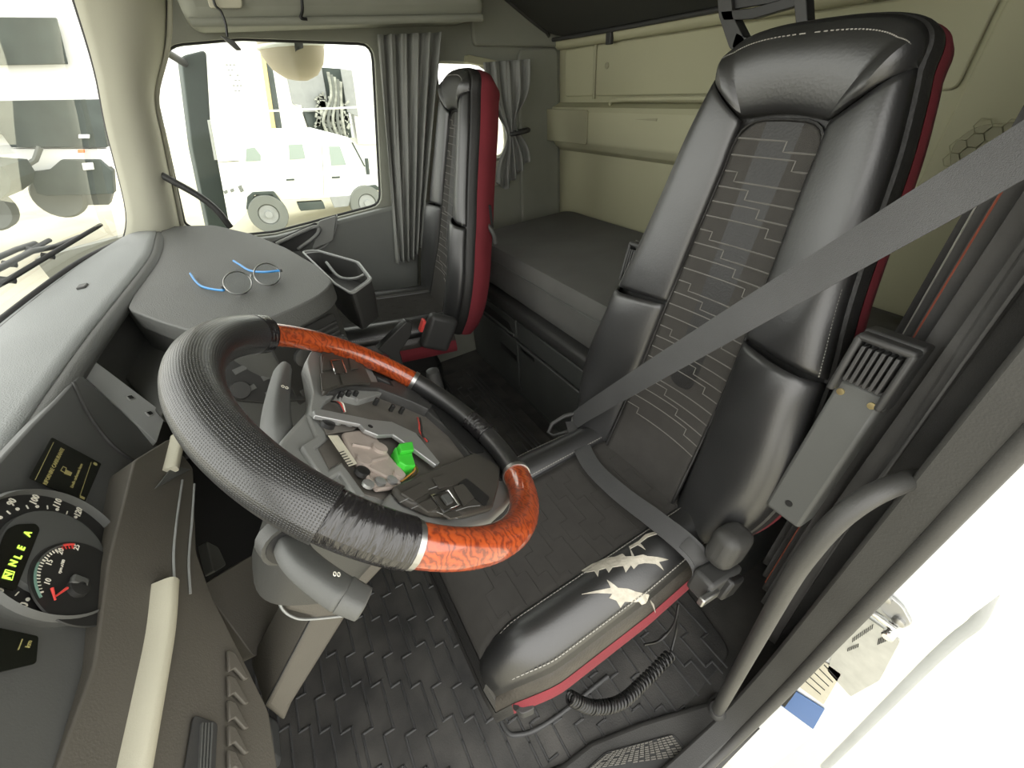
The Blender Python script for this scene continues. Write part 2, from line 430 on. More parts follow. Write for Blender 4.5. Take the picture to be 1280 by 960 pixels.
# passenger side wall with door window and sleeper window
def Pw(px, py): return PY(px, py, YR)
dwin = round_loop(pxl(PY, [(229, 282), (268, 300), (345, 292), (478, 257), (468, 53), (300, 47), (206, 55), (193, 120)], YR), [.02, .02, .02, .05, .06, .02, .05, .02])
swin = round_loop([A(.86, YR, 1.07), A(1.19, YR, 1.07), A(1.20, YR, 1.20), A(1.13, YR, 1.46), A(.86, YR, 1.48)], [.03, .06, .08, .09, .03])
wr = struct(plate_holes('wall_right', [A(-.78, YR, -.02), A(1.55, YR, -.02), A(1.55, YR, 1.95), A(-.1, YR, 1.95), A(-.40, YR, 1.03), A(-.78, YR, 1.0)], [dwin, swin], (0, .05, 0), 'header'), 'grey passenger side wall with door window opening', 'wall')
w2 = struct(prism('window_1', dwin, (0, .004, 0), 'glass', bevel=0, smooth=False), 'passenger door window pane', 'window')
w2.location.y += .03
w3 = struct(prism('window_2', swin, (0, .004, 0), 'glass', bevel=0, smooth=False), 'small side window behind the passenger seat', 'window')
w3.location.y += .03
def offset_loop(L, d, yo):
    c = np.mean(L, axis=0); return [c+(p-c)*(1+d/np.linalg.norm(p-c))+A(0, yo, 0) for p in L]
tube('window_seal', offset_loop(dwin, .004, .0), .011, 'rubber', w2, closed=True, n=8)
tube('frame_trim', offset_loop(dwin, .034, -.006), .012, 'header', w2, closed=True, n=8)
tube('frame_rubber', offset_loop(dwin, .055, -.006), .010, 'plastic_dark', w2, closed=True, n=8)
tube('frame_edge', offset_loop(dwin, .075, -.004), .010, 'pillar_cream', w2, closed=True, n=8)
tube('window_seal', offset_loop(swin, .004, .0), .012, 'pillar_cream', w3, closed=True, n=8)
# light sill moulding under the sleeper window, dark wall field under it
struct(prism('trim_3', round_loop([A(.90, YR, .93), A(1.22, YR, .95), A(1.22, YR, 1.06), A(.90, YR, 1.05)], .02), (0, -.012, 0), 'pillar_cream', bevel=.004), 'pale moulding under the small side window', 'trim')
struct(prism('trim_4', round_loop([A(1.24, YR, .60), A(1.50, YR, .60), A(1.50, YR, 1.50), A(1.27, YR, 1.50)], .04), (0, -.02, 0), 'header', bevel=.008), 'grey corner panel between side window and rear wall', 'panel')

# passenger door inner panel
d1 = struct(prism('door_1', pxl(PY, [(268, 302), (345, 293), (480, 258), (520, 250), (520, 470), (268, 470)], YR), (0, -.05, 0), 'door_grey', bevel=.012), 'grey passenger door panel below the window', 'door')
YD = YR-.051
prism('handle_recess', round_loop(pxl(PY, [(338, 303), (395, 277), (400, 290), (372, 312), (352, 318)], YD), .012), (0, -.006, 0), 'plastic_dark', d1, bevel=.002)
tube('door_handle', smooth_curve([p+A(0, -.012, 0) for p in pxl(PY, [(345, 304), (392, 283), (396, 292), (372, 311)], YD)], 5), .008, 'plastic_light', d1)
prism('switch_panel', round_loop(pxl(PY, [(398, 276), (420, 269), (416, 300), (390, 312)], YD), .01), (0, -.010, 0), 'plastic_light', d1, bevel=.003)
tube('panel_seam', smooth_curve(pxl(PY, [(421, 268), (419, 288), (408, 306), (388, 316)], YD-.002), 5), .003, 'switch_grey', d1)

# overhead locker above the passenger door
hd = struct(box('trim_5', (.50, 2.02, 1.78), (1.02, .26, .375), 'header', bevel=.04, seg=4), 'grey overhead locker above the passenger door', 'overhead locker')
tube('locker_lip', [A(.0, 1.905, 1.60), A(.5, 1.89, 1.593), A(.99, 1.90, 1.593)], .012, 'header', hd)
box('label_strip', PY(425, 28, 1.905), (.10, .006, .008), 'cream_trim', hd, bevel=.001)
struct(prism('trim_6', round_loop([A(1.04, YR, 1.52), A(1.5, YR, 1.50), A(1.5, YR, 1.95), A(1.04, YR, 1.95)], .02), (0, -.03, 0), 'header', bevel=.008), 'grey side panel above the small side window', 'panel')
struct(prism('trim_7', round_loop(pxl(PY, [(585, 68), (622, 76), (616, 84), (584, 78)], YR-.04), .006), (0, .04, 0), 'wall_cream_dark', bevel=.003), 'pale curtain rail bracket above the small side window', 'bracket')
# upper bunk folded up against the rear wall
ub = root('upper_bunk', 'dark upholstered upper bunk folded up above the rear wall', 'bunk', (1.45, 1.2, 1.58))
uL = [A(1.465, .15, 1.527), A(1.465, 2.03, 1.527), A(1.42, 2.085, 1.552), A(1.10, 2.08, 1.725), A(1.10, .15, 1.725)]
prism('bunk_underside', round_loop(uL, .04), A(.03, 0, .06), 'upper_bunk', ub, bevel=.012)
tube('bunk_edge', smooth_curve([A(1.46, .2, 1.526), A(1.46, 2.0, 1.526), A(1.41, 2.075, 1.556), A(1.12, 2.07, 1.715)], 6), .008, 'plastic_dark', ub)

# front passenger pillar (cream) between windscreen and door window
pe = [PY(60, -190, 2.05), PY(200, 40, 2.09), PY(185, 120, 2.09), PY(196, 180, 2.09), PY(218, 285, 2.09), PY(222, 330, 2.09)]
pe[0] = A(.06, 2.05, 1.92)
we = [A(-.19, 1.90, 1.92), PY(95, 0, 1.95), PY(122, 90, 1.96), PY(136, 160, 1.97), PY(161, 265, 1.98), A(-.50, 2.0, 1.0)]
pe_s = smooth_curve(pe, 6); we_s = smooth_curve(we, 6)
def pil(u, v):
    i = v*(len(pe_s)-1); k = min(int(i), len(pe_s)-2); t = i-k
    a = lerp(pe_s[k], pe_s[k+1], t); b = lerp(we_s[k], we_s[k+1], t)
    return lerp(b, a, u)+A(.035, -.05, 0)*math.sin(math.pi*u)
ap = struct(grid('trim_8', pil, 12, 31, 'pillar_cream', solid=.02, soff=-1), 'cream front pillar between windscreen and passenger window', 'pillar')
tube('pillar_seal', [p+A(.012, -.012, 0) for p in pe_s], .010, 'plastic_dark', ap)
tube('pillar_bead', [p+A(.028, -.018, 0) for p in pe_s], .007, 'pillar_cream', ap)
tube('windscreen_seal', we_s, .010, 'rubber', ap)
hb = PY(193, 222, 2.03)
gr = root('grab_handle', 'black curved grab handle on the cream front pillar', 'handle', hb)
tube('bar', smooth_curve([PY(188, 216, 2.045), PY(197, 217, 2.0), PY(215, 226, 1.985), PY(250, 246, 1.985), PY(272, 264, 1.985), PY(288, 284, 1.99)], 6), .012, 'plastic_dark', gr, n=12)
lathe('mount', [(.02, 0), (.02, .012), (.014, .018)], PY(190, 217, 2.05), (.2, -1, 0), 'plastic_grey', gr, n=16)

# windscreen, curved glass
wb = smooth_curve([A(-.50, 2.0, 1.02), A(-.57, 1.72, 1.03), A(-.625, 1.29, 1.03), A(-.645, .95, 1.03), A(-.62, .5, 1.03), A(-.52, .05, 1.02)], 8)
wt = smooth_curve([A(-.19, 1.90, 1.92), A(-.25, 1.65, 1.93), A(-.30, 1.29, 1.94), A(-.31, .95, 1.94), A(-.29, .5, 1.93), A(-.20, .12, 1.92)], 8)
def wsf(u, v):
    i = u*(len(wb)-1); k = min(int(i), len(wb)-2); t = i-k
    a = lerp(wb[k], wb[k+1], t); b = lerp(wt[k], wt[k+1], t)
    p = lerp(a, b, v)
    if u < .08: pass
    return p
ws = struct(grid('window_3', wsf, 30, 14, 'glass'), 'large curved windscreen above the dashboard', 'windscreen')
def fwall(u, v):
    i = u*(len(wb)-1); k = min(int(i), len(wb)-2); t = i-k
    return lerp(wb[k], wb[k+1], t)+A(.004, 0, -.01-1.02*v)
struct(grid('wall_front', fwall, 30, 4, 'dash_dark', solid=.02, soff=0), 'dark front bulkhead below the windscreen', 'wall')
tube('lower_seal', [p+A(.012, 0, .006) for p in wb], .012, 'rubber', ws)

# driver's side: pillar, sill, white outer jamb
XB = .60
wl = struct(prism('wall_left', [A(XB+.12, -.02, -.1), A(1.55, -.02, -.1), A(1.55, -.02, 1.95), A(XB+.12, -.02, 1.95)], (0, .04, 0), 'header', bevel=0), 'grey driver side wall behind the seat', 'wall')
bp = struct(box('trim_9', (XB+.06, .024, .95), (.09, .048, 1.96), 'pillar_dark', bevel=.022, seg=4), 'dark grey door pillar beside the driver seat', 'pillar')
seal = smooth_curve([A(XB-.01, .004, 1.92), A(XB-.01, .004, 1.2), A(XB-.012, .004, .7), A(XB-.02, .004, .36), A(XB-.07, .006, .14), A(XB-.18, .010, .055), A(.2, .014, .045), A(-.5, .016, .045)], 8)
tube('door_seal', seal, .011, 'sill', bp, n=10)
v, f = s_ribbon([p+A(.008, .027, .004) for p in seal], A(0, 1, 0), .048, h=.022); M('door_seal_lip', v, f, 'pillar_dark', bp, bevel=.006)
sl = struct(prism('trim_10', [A(-.45, .0, -.02), A(XB, .0, -.02), A(XB, .10, -.02), PZ(880, 881, .0)*A(1, 1, 0)+A(0, 0, -.02), PZ(800, 905, 0)*A(1, 1, 0)+A(0, 0, -.02), PZ(737, 930, 0)*A(1, 1, 0)+A(0, 0, -.02), PZ(702, 958, 0)*A(1, 1, 0)+A(0, 0, -.02), A(-.1, .26, -.02), A(-.45, .26, -.02)], (0, 0, .05), 'sill', bevel=.012, seg=3), 'grey moulded door sill step', 'sill')
trd = [PZ(*p, .032) for p in [(722, 972), (757, 940), (842, 917), (866, 946), (800, 975)]]
prism('tread_plate', round_loop(trd, .012), (0, 0, .003), 'plastic_dark', sl, bevel=.001)
tb = MB(); c0, c1, c2, c3 = PZ(735, 962, .036), PZ(760, 941, .036), PZ(840, 919, .036), PZ(860, 945, .036)
for i in range(16):
    for j in range(9):
        u0, v0 = (i+.12)/16, (j+.15)/9; u1, v1 = (i+.88)/16, (j+.7)/9
        q = lambda u, v: lerp(lerp(c1, c2, u), lerp(c0, c3, u), v)
        if (i*7+j*3) % 11 == 0: continue
        tb.add(*s_prism([q(u0, v0), q(u1, v0), q(u1, v1), q(u0, v1)], (0, 0, .003)))
stuff(tb.build('tread_ribs', 'tread', sl, smooth=False))
jm = struct(prism('wall_jamb', [A(XB+.03, .0, -.35), A(XB+.03, -.066, -.35), A(XB+.036, -.075, -.35), A(XB+.12, -.085, -.35), A(1.6, -.085, -.35), A(1.6, .0, -.35)], (0, 0, 2.3), 'white_paint', bevel=.006), 'white painted door jamb of the cab', 'door jamb')
XJ = XB+.028
st = root('striker', 'steel door striker bracket bolted to the white jamb', 'striker', PX(1105, 770, XJ))
prism('plate', round_loop(pxl(PX, [(1092, 742), (1104, 734), (1130, 756), (1142, 778), (1130, 784), (1108, 765)], XJ), .006), (-.006, 0, 0), 'silver', st, bevel=.001)
tube('bar', [PX(1088, 763, XJ-.012), PX(1120, 787, XJ-.012)], .006, 'chrome', st)
for p in ((1108, 747), (1124, 776)): lathe('bolt', [(.008, 0), (.008, .005), (.004, .007)], PX(*p, XJ-.006), (-1, 0, 0), 'steel', st, n=12)
lathe('roller', [(.007, 0), (.008, .004), (.008, .022), (.006, .024)], PX(1118, 786, XJ-.004), (-1, 0, 0), 'chrome', st, n=14)
pl = tag(prism('maker_plate', round_loop(pxl(PX, [(1046, 800), (1080, 768), (1126, 800), (1100, 850), (1064, 870), (1035, 838)], XJ), .004), (-.002, 0, 0), 'label_grey', bevel=0), 'grey printed maker plate on the white door jamb', 'plate')
bars = MB()
def jamb_bars(c, u, v, n, w, h):
    for i in range(n):
        p = c+u*(i/n); bars.add(*s_box(p, (.0006, w, h), [A(1, 0, 0), unit(u), unit(v)]))
o0, o1 = PX(1066, 800, XJ-.0025), PX(1093, 782, XJ-.0025); jamb_bars(o0, o1-o0, A(0, .3, 1), 11, .003, .012)
o0, o1 = PX(1098, 802, XJ-.0025), PX(1121, 792, XJ-.0025); jamb_bars(o0, o1-o0, A(0, .3, 1), 10, .003, .016)
o0, o1 = PX(1060, 812, XJ-.0025), PX(1075, 806, XJ-.0025); jamb_bars(o0, o1-o0, A(0, .3, 1), 6, .003, .010)
stuff(bars.build('print', 'ink', pl, smooth=False))
for p in ((1077, 771), (1060, 791)): lathe('rivet', [(.005, 0), (.004, .002)], PX(*p, XJ-.002), (-1, 0, 0), 'steel', pl, n=10)
pl2 = tag(prism('warning_label', round_loop(pxl(PX, [(1008, 845), (1030, 826), (1052, 842), (1030, 880), (1000, 858)], XJ), .003), (-.002, 0, 0), 'paper', bevel=0), 'yellowish printed label on the jamb above the blue label', 'label')
bars = MB()
for i in range(5):
    a = PX(1006+i*6, 851-i*5, XJ-.0025); b = PX(1026+i*5, 868-i*5, XJ-.0025); bars.add(*s_box((a+b)/2, (.0006, np.linalg.norm(b-a), .0025), [A(1, 0, 0), unit(b-a), unit(np.cross(A(1, 0, 0), b-a))]))
stuff(bars.build('print', 'ink', pl2, smooth=False))
bl = tag(prism('blue_label', round_loop(pxl(PX, [(991, 861), (1031, 886), (1017, 911), (975, 880)], XJ), .003), (-.002, 0, 0), 'label_blue', bevel=0), 'blue sticker low on the white door jamb', 'label')
prism('dark_edge', pxl(PX, [(991, 861), (996, 864), (981, 884), (975, 880)], XJ-.0022), (-.0006, 0, 0), 'gauge_black', bl, bevel=0)
oh = tag(tube('outer_handle', smooth_curve([PX(*p, .80) for p in [(1240, 740), (1222, 776), (1195, 798), (1160, 830), (1100, 890), (1030, 960)]], 5), .009, 'grey_panel', n=10), 'grey bar running down outside the white door jamb', 'handle')

# driver side windscreen pillar and door header, beside and above the camera
tp = struct(tube('trim_12', smooth_curve([A(-.52, .03, .98), A(-.42, .04, 1.25), A(-.30, .06, 1.6), A(-.19, .08, 1.93)], 6), .05, 'pillar_cream', n=12), 'cream driver side windscreen pillar', 'pillar')
struct(box('trim_13', (.2, .03, 1.92), (.85, .10, .10), 'header', bevel=.02), 'grey header above the driver doorway', 'trim')
# grab handle on the driver's door pillar
gh = root('grab_handle', 'long bent grey grab handle on the door pillar beside the driver seat', 'handle', PX(900, 885, .50))
hp_ = [PX(897, 888, .52), PX(905, 873, .49), PX(940, 810, .485), PX(985, 730, .485), PX(1012, 690, .485), PX(1045, 652, .50), PX(1085, 622, .53), PX(1125, 604, .58), PX(1150, 598, .63)]
tube('bar', smooth_curve(hp_, 6), .0135, 'pillar_dark', gh, n=14)
lathe('foot', [(.022, -.015), (.022, .01), (.016, .02)], PX(897, 888, .52), (-.3, .1, 1), 'plastic_dark', gh, n=16)

# ================================================================== FLOOR MAT
def meander(u0, u1, v0, v1, p, sw, seed=0, step=.62, frac=(.22, .42, .62, .82)):
    """rows of stepped maze lines, in (u, v)"""
    out = []; k = 0; v = v0
    while v < v1:
        u = u0; vv = v; L = [(u, vv)]; i = (k*3+seed) % 4; d = -1
        u = u0+sw*(frac[i]-.2)
        while u < u1:
            L.append((u, vv)); vv += d*p*step; L.append((u, vv)); d = -d; u += sw*(.55 if d > 0 else .8)
        L.append((u1, vv)); out.append(L); v += p; k += 1
    return out
def inside(poly, x, y):
    c = False; n = len(poly)
    for i in range(n):
        a, b = poly[i], poly[(i+1) % n]
        if (a[1] > y) != (b[1] > y) and x < (b[0]-a[0])*(y-a[1])/(b[1]-a[1])+a[0]: c = not c
    return c
ridge_loop = [PZ(*p, .01) for p in [(360, 975), (362, 905), (420, 780), (520, 700), (560, 560), (600, 480), (640, 470), (720, 530), (900, 700), (895, 872), (800, 900), (735, 925), (690, 960), (640, 990)]]
fm_loop = [A(-.62, .2, .0), A(-.1, .265, 0), A(.14, .20, 0), A(.30, .14, 0), A(.50, .12, 0), A(.72, .14, 0), A(.78, .5, 0), A(.78, 1.95, 0), A(-.62, 1.95, 0)]
fm = root('floor_mat', 'dark rubber floor mat with raised maze pattern under the driver seat', 'floor mat', (.1, .8, 0))
prism('mat_sheet', round_loop(fm_loop, .04), (0, 0, .010), 'mat_rubber', fm, bevel=.003)
rb = MB()
def ridge(L, w=.0035, h=.0035, z=.010):
    P = [A(*p, z) for p in L]
    for a, b in zip(P[:-1], P[1:]):
        d = b-a; l = np.linalg.norm(d)
        if l < 1e-4: continue
        m_ = (a+b)/2
        ok = inside([(q[0], q[1]) for q in fm_loop], m_[0], m_[1])
        if not ok: continue
        s = np.cross(A(0, 0, 1), d/l); e = d/l*w*.5
        v = [a-e+s*w, b+e+s*w, b+e-s*w, a-e-s*w, a-e+s*w*.4+A(0, 0, h), b+e+s*w*.4+A(0, 0, h), b+e-s*w*.4+A(0, 0, h), a-e-s*w*.4+A(0, 0, h)]
        rb.add(v, [(0, 1, 5, 4), (1, 2, 6, 5), (2, 3, 7, 6), (3, 0, 4, 7), (4, 5, 6, 7)])
for L in meander(.12, 1.9, -.50, .74, .050, .16, step=.55):
    L2 = []
    for a, b in zip(L[:-1], L[1:]):
        n = max(1, int(math.dist(a, b)/.05))
        for k in range(n): L2.append((lerp(a[0], b[0], k/n), lerp(a[1], b[1], k/n)))
    L2.append(L[-1]); ridge([(v, u) for u, v in L2])
stuff(rb.build('maze_ridges', 'mat_ridge', fm, smooth=False))
# raised border around the driver seat plinth and a second border by the bunk
pb = smooth_curve([PZ(*p, .012) for p in [(545, 560), (556, 700), (600, 830), (628, 905), (650, 918), (690, 900), (760, 845)]], 6)
tube('seat_border', pb, .006, 'mat_ridge', fm, n=8)
for dx in (0, .02, .04): tube('edge_border', [A(.72-dx, .5, .012), A(.72-dx, 1.9, .012)], .005, 'mat_ridge', fm, n=8)

# ================================================================== SEATS
def catmull1(xs, ys):
    xs = list(xs); ys = list(ys)
    def f(x):
        x = min(max(x, xs[0]), xs[-1]); i = 0
        while i < len(xs)-2 and x > xs[i+1]: i += 1
        h = xs[i+1]-xs[i]; t = (x-xs[i])/h
        m0 = (ys[i+1]-ys[max(i-1, 0)])/(xs[i+1]-xs[max(i-1, 0)])*h; m1 = (ys[min(i+2, len(xs)-1)]-ys[i])/(xs[min(i+2, len(xs)-1)]-xs[i])*h
        return (2*t**3-3*t*t+1)*ys[i]+(t**3-2*t*t+t)*m0+(-2*t**3+3*t*t)*ys[i+1]+(t**3-t*t)*m1
    return f
Wf = catmull1([-.05, .03, .12, .22, .33, .40, .50, .60, .70, .78, .80], [.205, .25, .272, .272, .25, .238, .212, .192, .174, .152, .145])
Pf = catmull1([-.05, .0, .3, .5, .66, .70, .74], [.112, .112, .100, .088, .076, .075, .072])
def make_seat(label, dx, cy, driver, tilt=0, lift=0):
    r = root('driver_seat' if driver else 'passenger_seat', label, 'seat', (.35+dx, cy, 0))
    t = unit(A(.21+tilt, 0, .82)); nf = A(-t[2], 0, t[0]); p0 = A(.57+dx, cy, .60)
    def BK(y, s, d): return p0+t*s+nf*d+A(0, y, 0)
    # --- backrest centre cloth
    STOP = .742
    def cd(y, s): return -.012-.012*(1-(y/.11)**2) + .02*max(0, 1-s/.25)
    def cpan(u, v):
        s = lerp(-.05, STOP, v); w = Pf(s)
        if s > STOP-.05: w *= (1-max(0, (s-(STOP-.05))/.05)**2.6*.45)
        y = lerp(-w, w, u); return BK(y, s, cd(y, s))
    back = grid('backrest', cpan, 17, 60, 'seat_cloth', r, solid=.006, soff=0)
    # stitched maze lines
    ml = MB()
    for L in meander(-1, 1, .14, STOP-.01, .026, 3.2, seed=0 if driver else 2, step=.58, frac=(.30, .44, .58, .70)):
        P = []
        for a, b in zip(L[:-1], L[1:]):
            n = max(1, int(math.dist((a[0]*.09, a[1]), (b[0]*.09, b[1]))/.012))
            for k in range(n): P.append((lerp(a[0], b[0], k/n), lerp(a[1], b[1], k/n)))
        P.append(L[-1]); Q = []
        for u, s in P:
            s = min(max(s, .1), STOP-.012); y = -u*.95*Pf(s)
            s2 = s-.018*u*u*0+.012*(1-u*u)*0
            Q.append(BK(y, s2, cd(y, s2)+.0036))
        ml.add(*s_tube(Q, .0014, 4))
    stuff(ml.build('stitched_maze_lines', 'cloth_line', back, smooth=False))
    bord = []
    for s in np.linspace(.0, STOP-.05, 26): bord.append((-Pf(s), s))
    for k in range(1, 12):
        th = k/12*math.pi; w = Pf(STOP-.03); bord.append((-w*math.copysign(abs(math.cos(th))**.55, math.cos(th)), STOP-.05+.05*abs(math.sin(th))**.7))
    for s in np.linspace(STOP-.05, .0, 26): bord.append((Pf(s), s))
    tube('panel_piping', [BK(y, s, cd(y, s)+.004) for y, s in bord], .003, 'side_leather', back, n=6)
    # --- bolsters
    def bol(sg, s0f, s1f, bulge, pow_=.5, out=-.012):
        def fn(u, v):
            s = lerp(s0f(u), s1f(u), v); y = lerp(Pf(min(s, STOP)), Wf(s), u)
            e = (min(1, v/.16, (1-v)/.10))**pow_ if 0 < v < 1 else 0
            prof = (u**.55)*(1-u**6)*1.2
            d = lerp(-.012, out, u)+bulge*prof*(.86+.14*e)
            return BK(sg*y, s, d)
        return fn
    for sg in (-1, 1):
        grid('lower_bolster', bol(sg, lambda u: -.04, lambda u: lerp(.395, .385, u), .050), 18, 34, 'leather', r, solid=.006, soff=0)
        grid('upper_bolster', bol(sg, lambda u: lerp(.402, .392, u), lambda u: lerp(STOP-.006, .80, u), .030), 18, 40, 'leather', r, solid=.006, soff=0)
    # --- integrated head section
    W8 = Wf(.80)
    def topc(u):
        th = math.pi*(1-u); c, s_ = math.cos(th), math.sin(th)
        return (W8*math.copysign(abs(c)**.62, c), .80+.062*abs(s_)**.62)
    def botc(u):
        w = Pf(STOP)
        if u < .2: k = u/.2; return (lerp(-W8, -w, k), lerp(.80, STOP, k))
        if u > .8: k = (1-u)/.2; return (lerp(W8, w, k), lerp(.80, STOP, k))
        k = (u-.2)/.6; return (lerp(-w, w, k), STOP+.008*math.sin(math.pi*k))
    def head(u, v):
        a, b = botc(u), topc(u); y = lerp(a[0], b[0], v); s = lerp(a[1], b[1], v)
        k = min(u, 1-u)/.2; a_ = max(0, 1-k); hb = .030*(a_**.55)*(1-a_**6)*1.2*.86
        prof = (v**.5)*(1-v**5)*1.25*min(1, u*9, (1-u)*9)
        return BK(y, s, -.012+hb*(1-v)+.028*prof)
    grid('head_section', head, 44, 18, 'leather', r, solid=.006, soff=0)
    def core(u, v):
        s = lerp(-.05, .855, v)
        w = Wf(min(s, .80)) if s < .80 else W8*max(.05, 1-((s-.80)/.062)**2.4)**.5
        return BK(lerp(-w, w, u)*.985, s, -.022)
    grid('backrest_core', core, 13, 60, 'side_leather', r, solid=.004, soff=0)
    # --- outline, side band, red shell
    outl = [(-Wf(s), s) for s in np.linspace(-.05, .795, 50)]+[topc(u) for u in np.linspace(.01, .99, 31)]+[(Wf(s), s) for s in np.linspace(.795, -.05, 50)]
    cen = A(0, .35)
    def band(rows):
        V = []; Fs = []; n = len(outl)
        for d, o in rows:
            for (y, s) in outl:
                q = A(y, s)-A(0, min(max(s, .1), .72)); q = q/np.linalg.norm(q)
                V.append(BK(y+q[0]*o, s+q[1]*o, d))
        for j in range(len(rows)-1):
            for i in range(n-1): Fs.append((j*n+i, j*n+i+1, (j+1)*n+i+1, (j+1)*n+i))
        return V, Fs, n
    V, Fs, n = band([(-.012, -.002), (-.018, .006), (-.032, .010), (-.044, .010), (-.050, .008)])
    M('side_band', V, Fs, 'side_leather', r)
    V, Fs, n = band([(-.048, .0095), (-.066, .012), (-.09, .008), (-.13, -.03)])
    Fs.append(tuple(range(3*n, 4*n)))
    sh = M('back_shell', V, Fs, 'red_cloth', r)
    # bolster stitching
    stt = MB()
    for sg in (-1, 1):
        for fn, m_ in ((bol(sg, lambda u: -.04, lambda u: lerp(.395, .385, u),   .050), 78), (bol(sg, lambda u: lerp(.402, .392, u), lambda u: lerp(STOP-.006, .80, u), .030), 80)):
            for k in range(m_):
                a, b = fn(.945, (k+.15)/m_), fn(.945, (k+.7)/m_); stt.add(*s_tube([a+nf*.0032, b+nf*.0032], .0011, 4))
    for k in range(70):
        a, b = head(.04+.92*(k+.15)/70, .84), head(.04+.92*(k+.7)/70, .84); stt.add(*s_tube([a+nf*.0036, b+nf*.0036], .0009, 4))
    stuff(stt.build('stitching', 'thread', r, smooth=False))
    if not driver:
        bh = box('buckle_housing', (.50+dx, cy-.262, .60), (.12, .05, .15), 'plastic_dark', r, ax=rot_ax((0, 1, 0), .5), bevel=.02, seg=4)
        box('buckle_button', (.44+dx, cy-.275, .655), (.014, .03, .05), 'print_red', bh, ax=rot_ax((0, 1, 0), .5), bevel=.004)
        # latch opening and release tab on the red shell
        q = BK(-.205, .42, -.10); prism('release_slot', round_loop([q+A(-.02, -.006, -.04), q+A(.02, -.006, -.04), q+A(.02, -.006, .05), q+A(-.02, -.006, .05)], .01), (0, -.012, 0), 'plastic_black', r, bevel=.002)
        tube('release_lever', smooth_curve([q+A(-.01, -.02, -.01), q+A(.012, -.03, -.05), q+A(.02, -.02, -.09)], 4), .009, 'plastic_grey', r)
    # --- cushion
    X0, X1, ZC = .05+dx, .60+dx, .60
    PWc, WC = .128, .225
    def zc(x, y):
        u = (x-X0)/(X1-X0); z = ZC-.016*(1-u)+lift*(1-u)
        if u < .17: z -= .075*((.17-u)/.17)**2.3
        z -= .010*(1-min(1, (y/PWc)**2))
        return z
    def cus(u, v):
        x = lerp(X0-.006, X1, u); y = lerp(-PWc, PWc, v); return A(x, cy+y, zc(x, y))
    cu = grid('cushion', cus, 34, 15, 'seat_cloth', r, solid=.006, soff=0)
    ml = MB()
    for L in meander(-.95, .95, .04, .52, .036, .75, seed=1, step=.6, frac=(.35, .6, .85, 1.1)):
        Q = []
        for a, b in zip(L[:-1], L[1:]):
            for k in range(8):
                yy = lerp(a[0], b[0], k/8)*PWc; xx = X0+lerp(a[1], b[1], k/8); xx = max(X0+.03, xx); Q.append(A(xx, cy+yy, zc(xx, yy)+.0034))
        ml.add(*s_tube(Q, .0009, 4))
    stuff(ml.build('embossed_maze_lines', 'seat_cloth', cu, smooth=False))
    # side bolsters: u along x, v from seam outwards
    def wc(x):
        u = (x-X0)/(X1-X0)
        w = WC-.012*max(0, u-.6)/.4
        if u < .22: w -= .045*((.22-u)/.22)**2
        return w
    def zb(x, k):
        z = zc(x, PWc); return z+.030*math.sin(math.pi*min(1, k*.85+.0))**.8*(1 if k < 1 else 0)-.038*k**2.4
    for sg in (-1, 1):
        def cb(u, v, sg=sg):
            x = lerp(X0, X1-.02, u); y = lerp(PWc, wc(x), v); x -= .010*math.sin(math.pi*v)*max(0, 1-u*6)
            return A(x, cy+sg*y, zb(x, v))
        b_ = grid('cushion_bolster', cb, 40, 16, 'leather', r, solid=.006, soff=0)
        if sg == -1: near_b = b_
        # seam bead and stitches
        sm = MB()
        for k in range(70):
            x0_, x1_ = lerp(X0+.03, X1, (k+.1)/70), lerp(X0+.03, X1, (k+.75)/70)
            sm.add(*s_tube([A(x0_, cy+sg*(PWc+.006), zb(x0_, .06)+.0045), A(x1_, cy+sg*(PWc+.006), zb(x1_, .06)+.0045)], .0011, 4))
            x0_, x1_ = lerp(X0, X1-.02, (k+.1)/70), lerp(X0, X1-.02, (k+.75)/70)
            sm.add(*s_tube([A(x0_, cy+sg*wc(x0_)*.985, zb(x0_, .93)+.0035), A(x1_, cy+sg*wc(x1_)*.985, zb(x1_, .93)+.0035)], .0011, 4))
        stuff(sm.build('stitching', 'thread', b_, smooth=False))
        tube('seam_bead', [A(x, cy+sg*(PWc), zc(x, PWc)+.001) for x in np.linspace(X0+.015, X1, 24)], .0032, 'side_leather', b_, n=6)
    # skirt: black band then red band, around near side, front and far side
    sk = [(X1-.03, -1)]
    loop = [(x, -wc(x)) for x in np.linspace(X1-.03, X0, 30)]+[(X0-.006, y) for y in np.linspace(-wc(X0)+.015, wc(X0)-.015, 16)]+[(x, wc(x)) for x in np.linspace(X0, X1-.03, 30)]
    def skirt(rows):
        V = []; Fs = []; n = len(loop)
        for z, o in rows:
            for i, (x, y) in enumerate(loop):
                nx = -1 if x <= X0 else 0; ny = 0 if (x <= X0 and abs(y) < wc(X0)-.01) else (1 if y > 0 else -1)
                drop = .03 if x <= X0+.02 else 0
                zz = zb(max(x, X0), 1) if abs(y) >= wc(max(x, X0))-1e-6 else zc(X0, y)
                V.append(A(x+nx*o, cy+y+ny*o, zz+z))
        for j in range(len(rows)-1):
            for i in range(n-1): Fs.append((j*n+i, j*n+i+1, (j+1)*n+i+1, (j+1)*n+i))
        return V, Fs
    V, Fs = skirt([(.002, -.002), (-.008, .006), (-.025, .012), (-.045, .012)]); M('cushion_side', V, [q for q in Fs if all(loop[i % len(loop)][0] > X0-.001 for i in q)], 'leather_worn', r); M('cushion_front_band', V, [q for q in Fs if not all(loop[i % len(loop)][0] > X0-.001 for i in q)], 'side_leather', r)
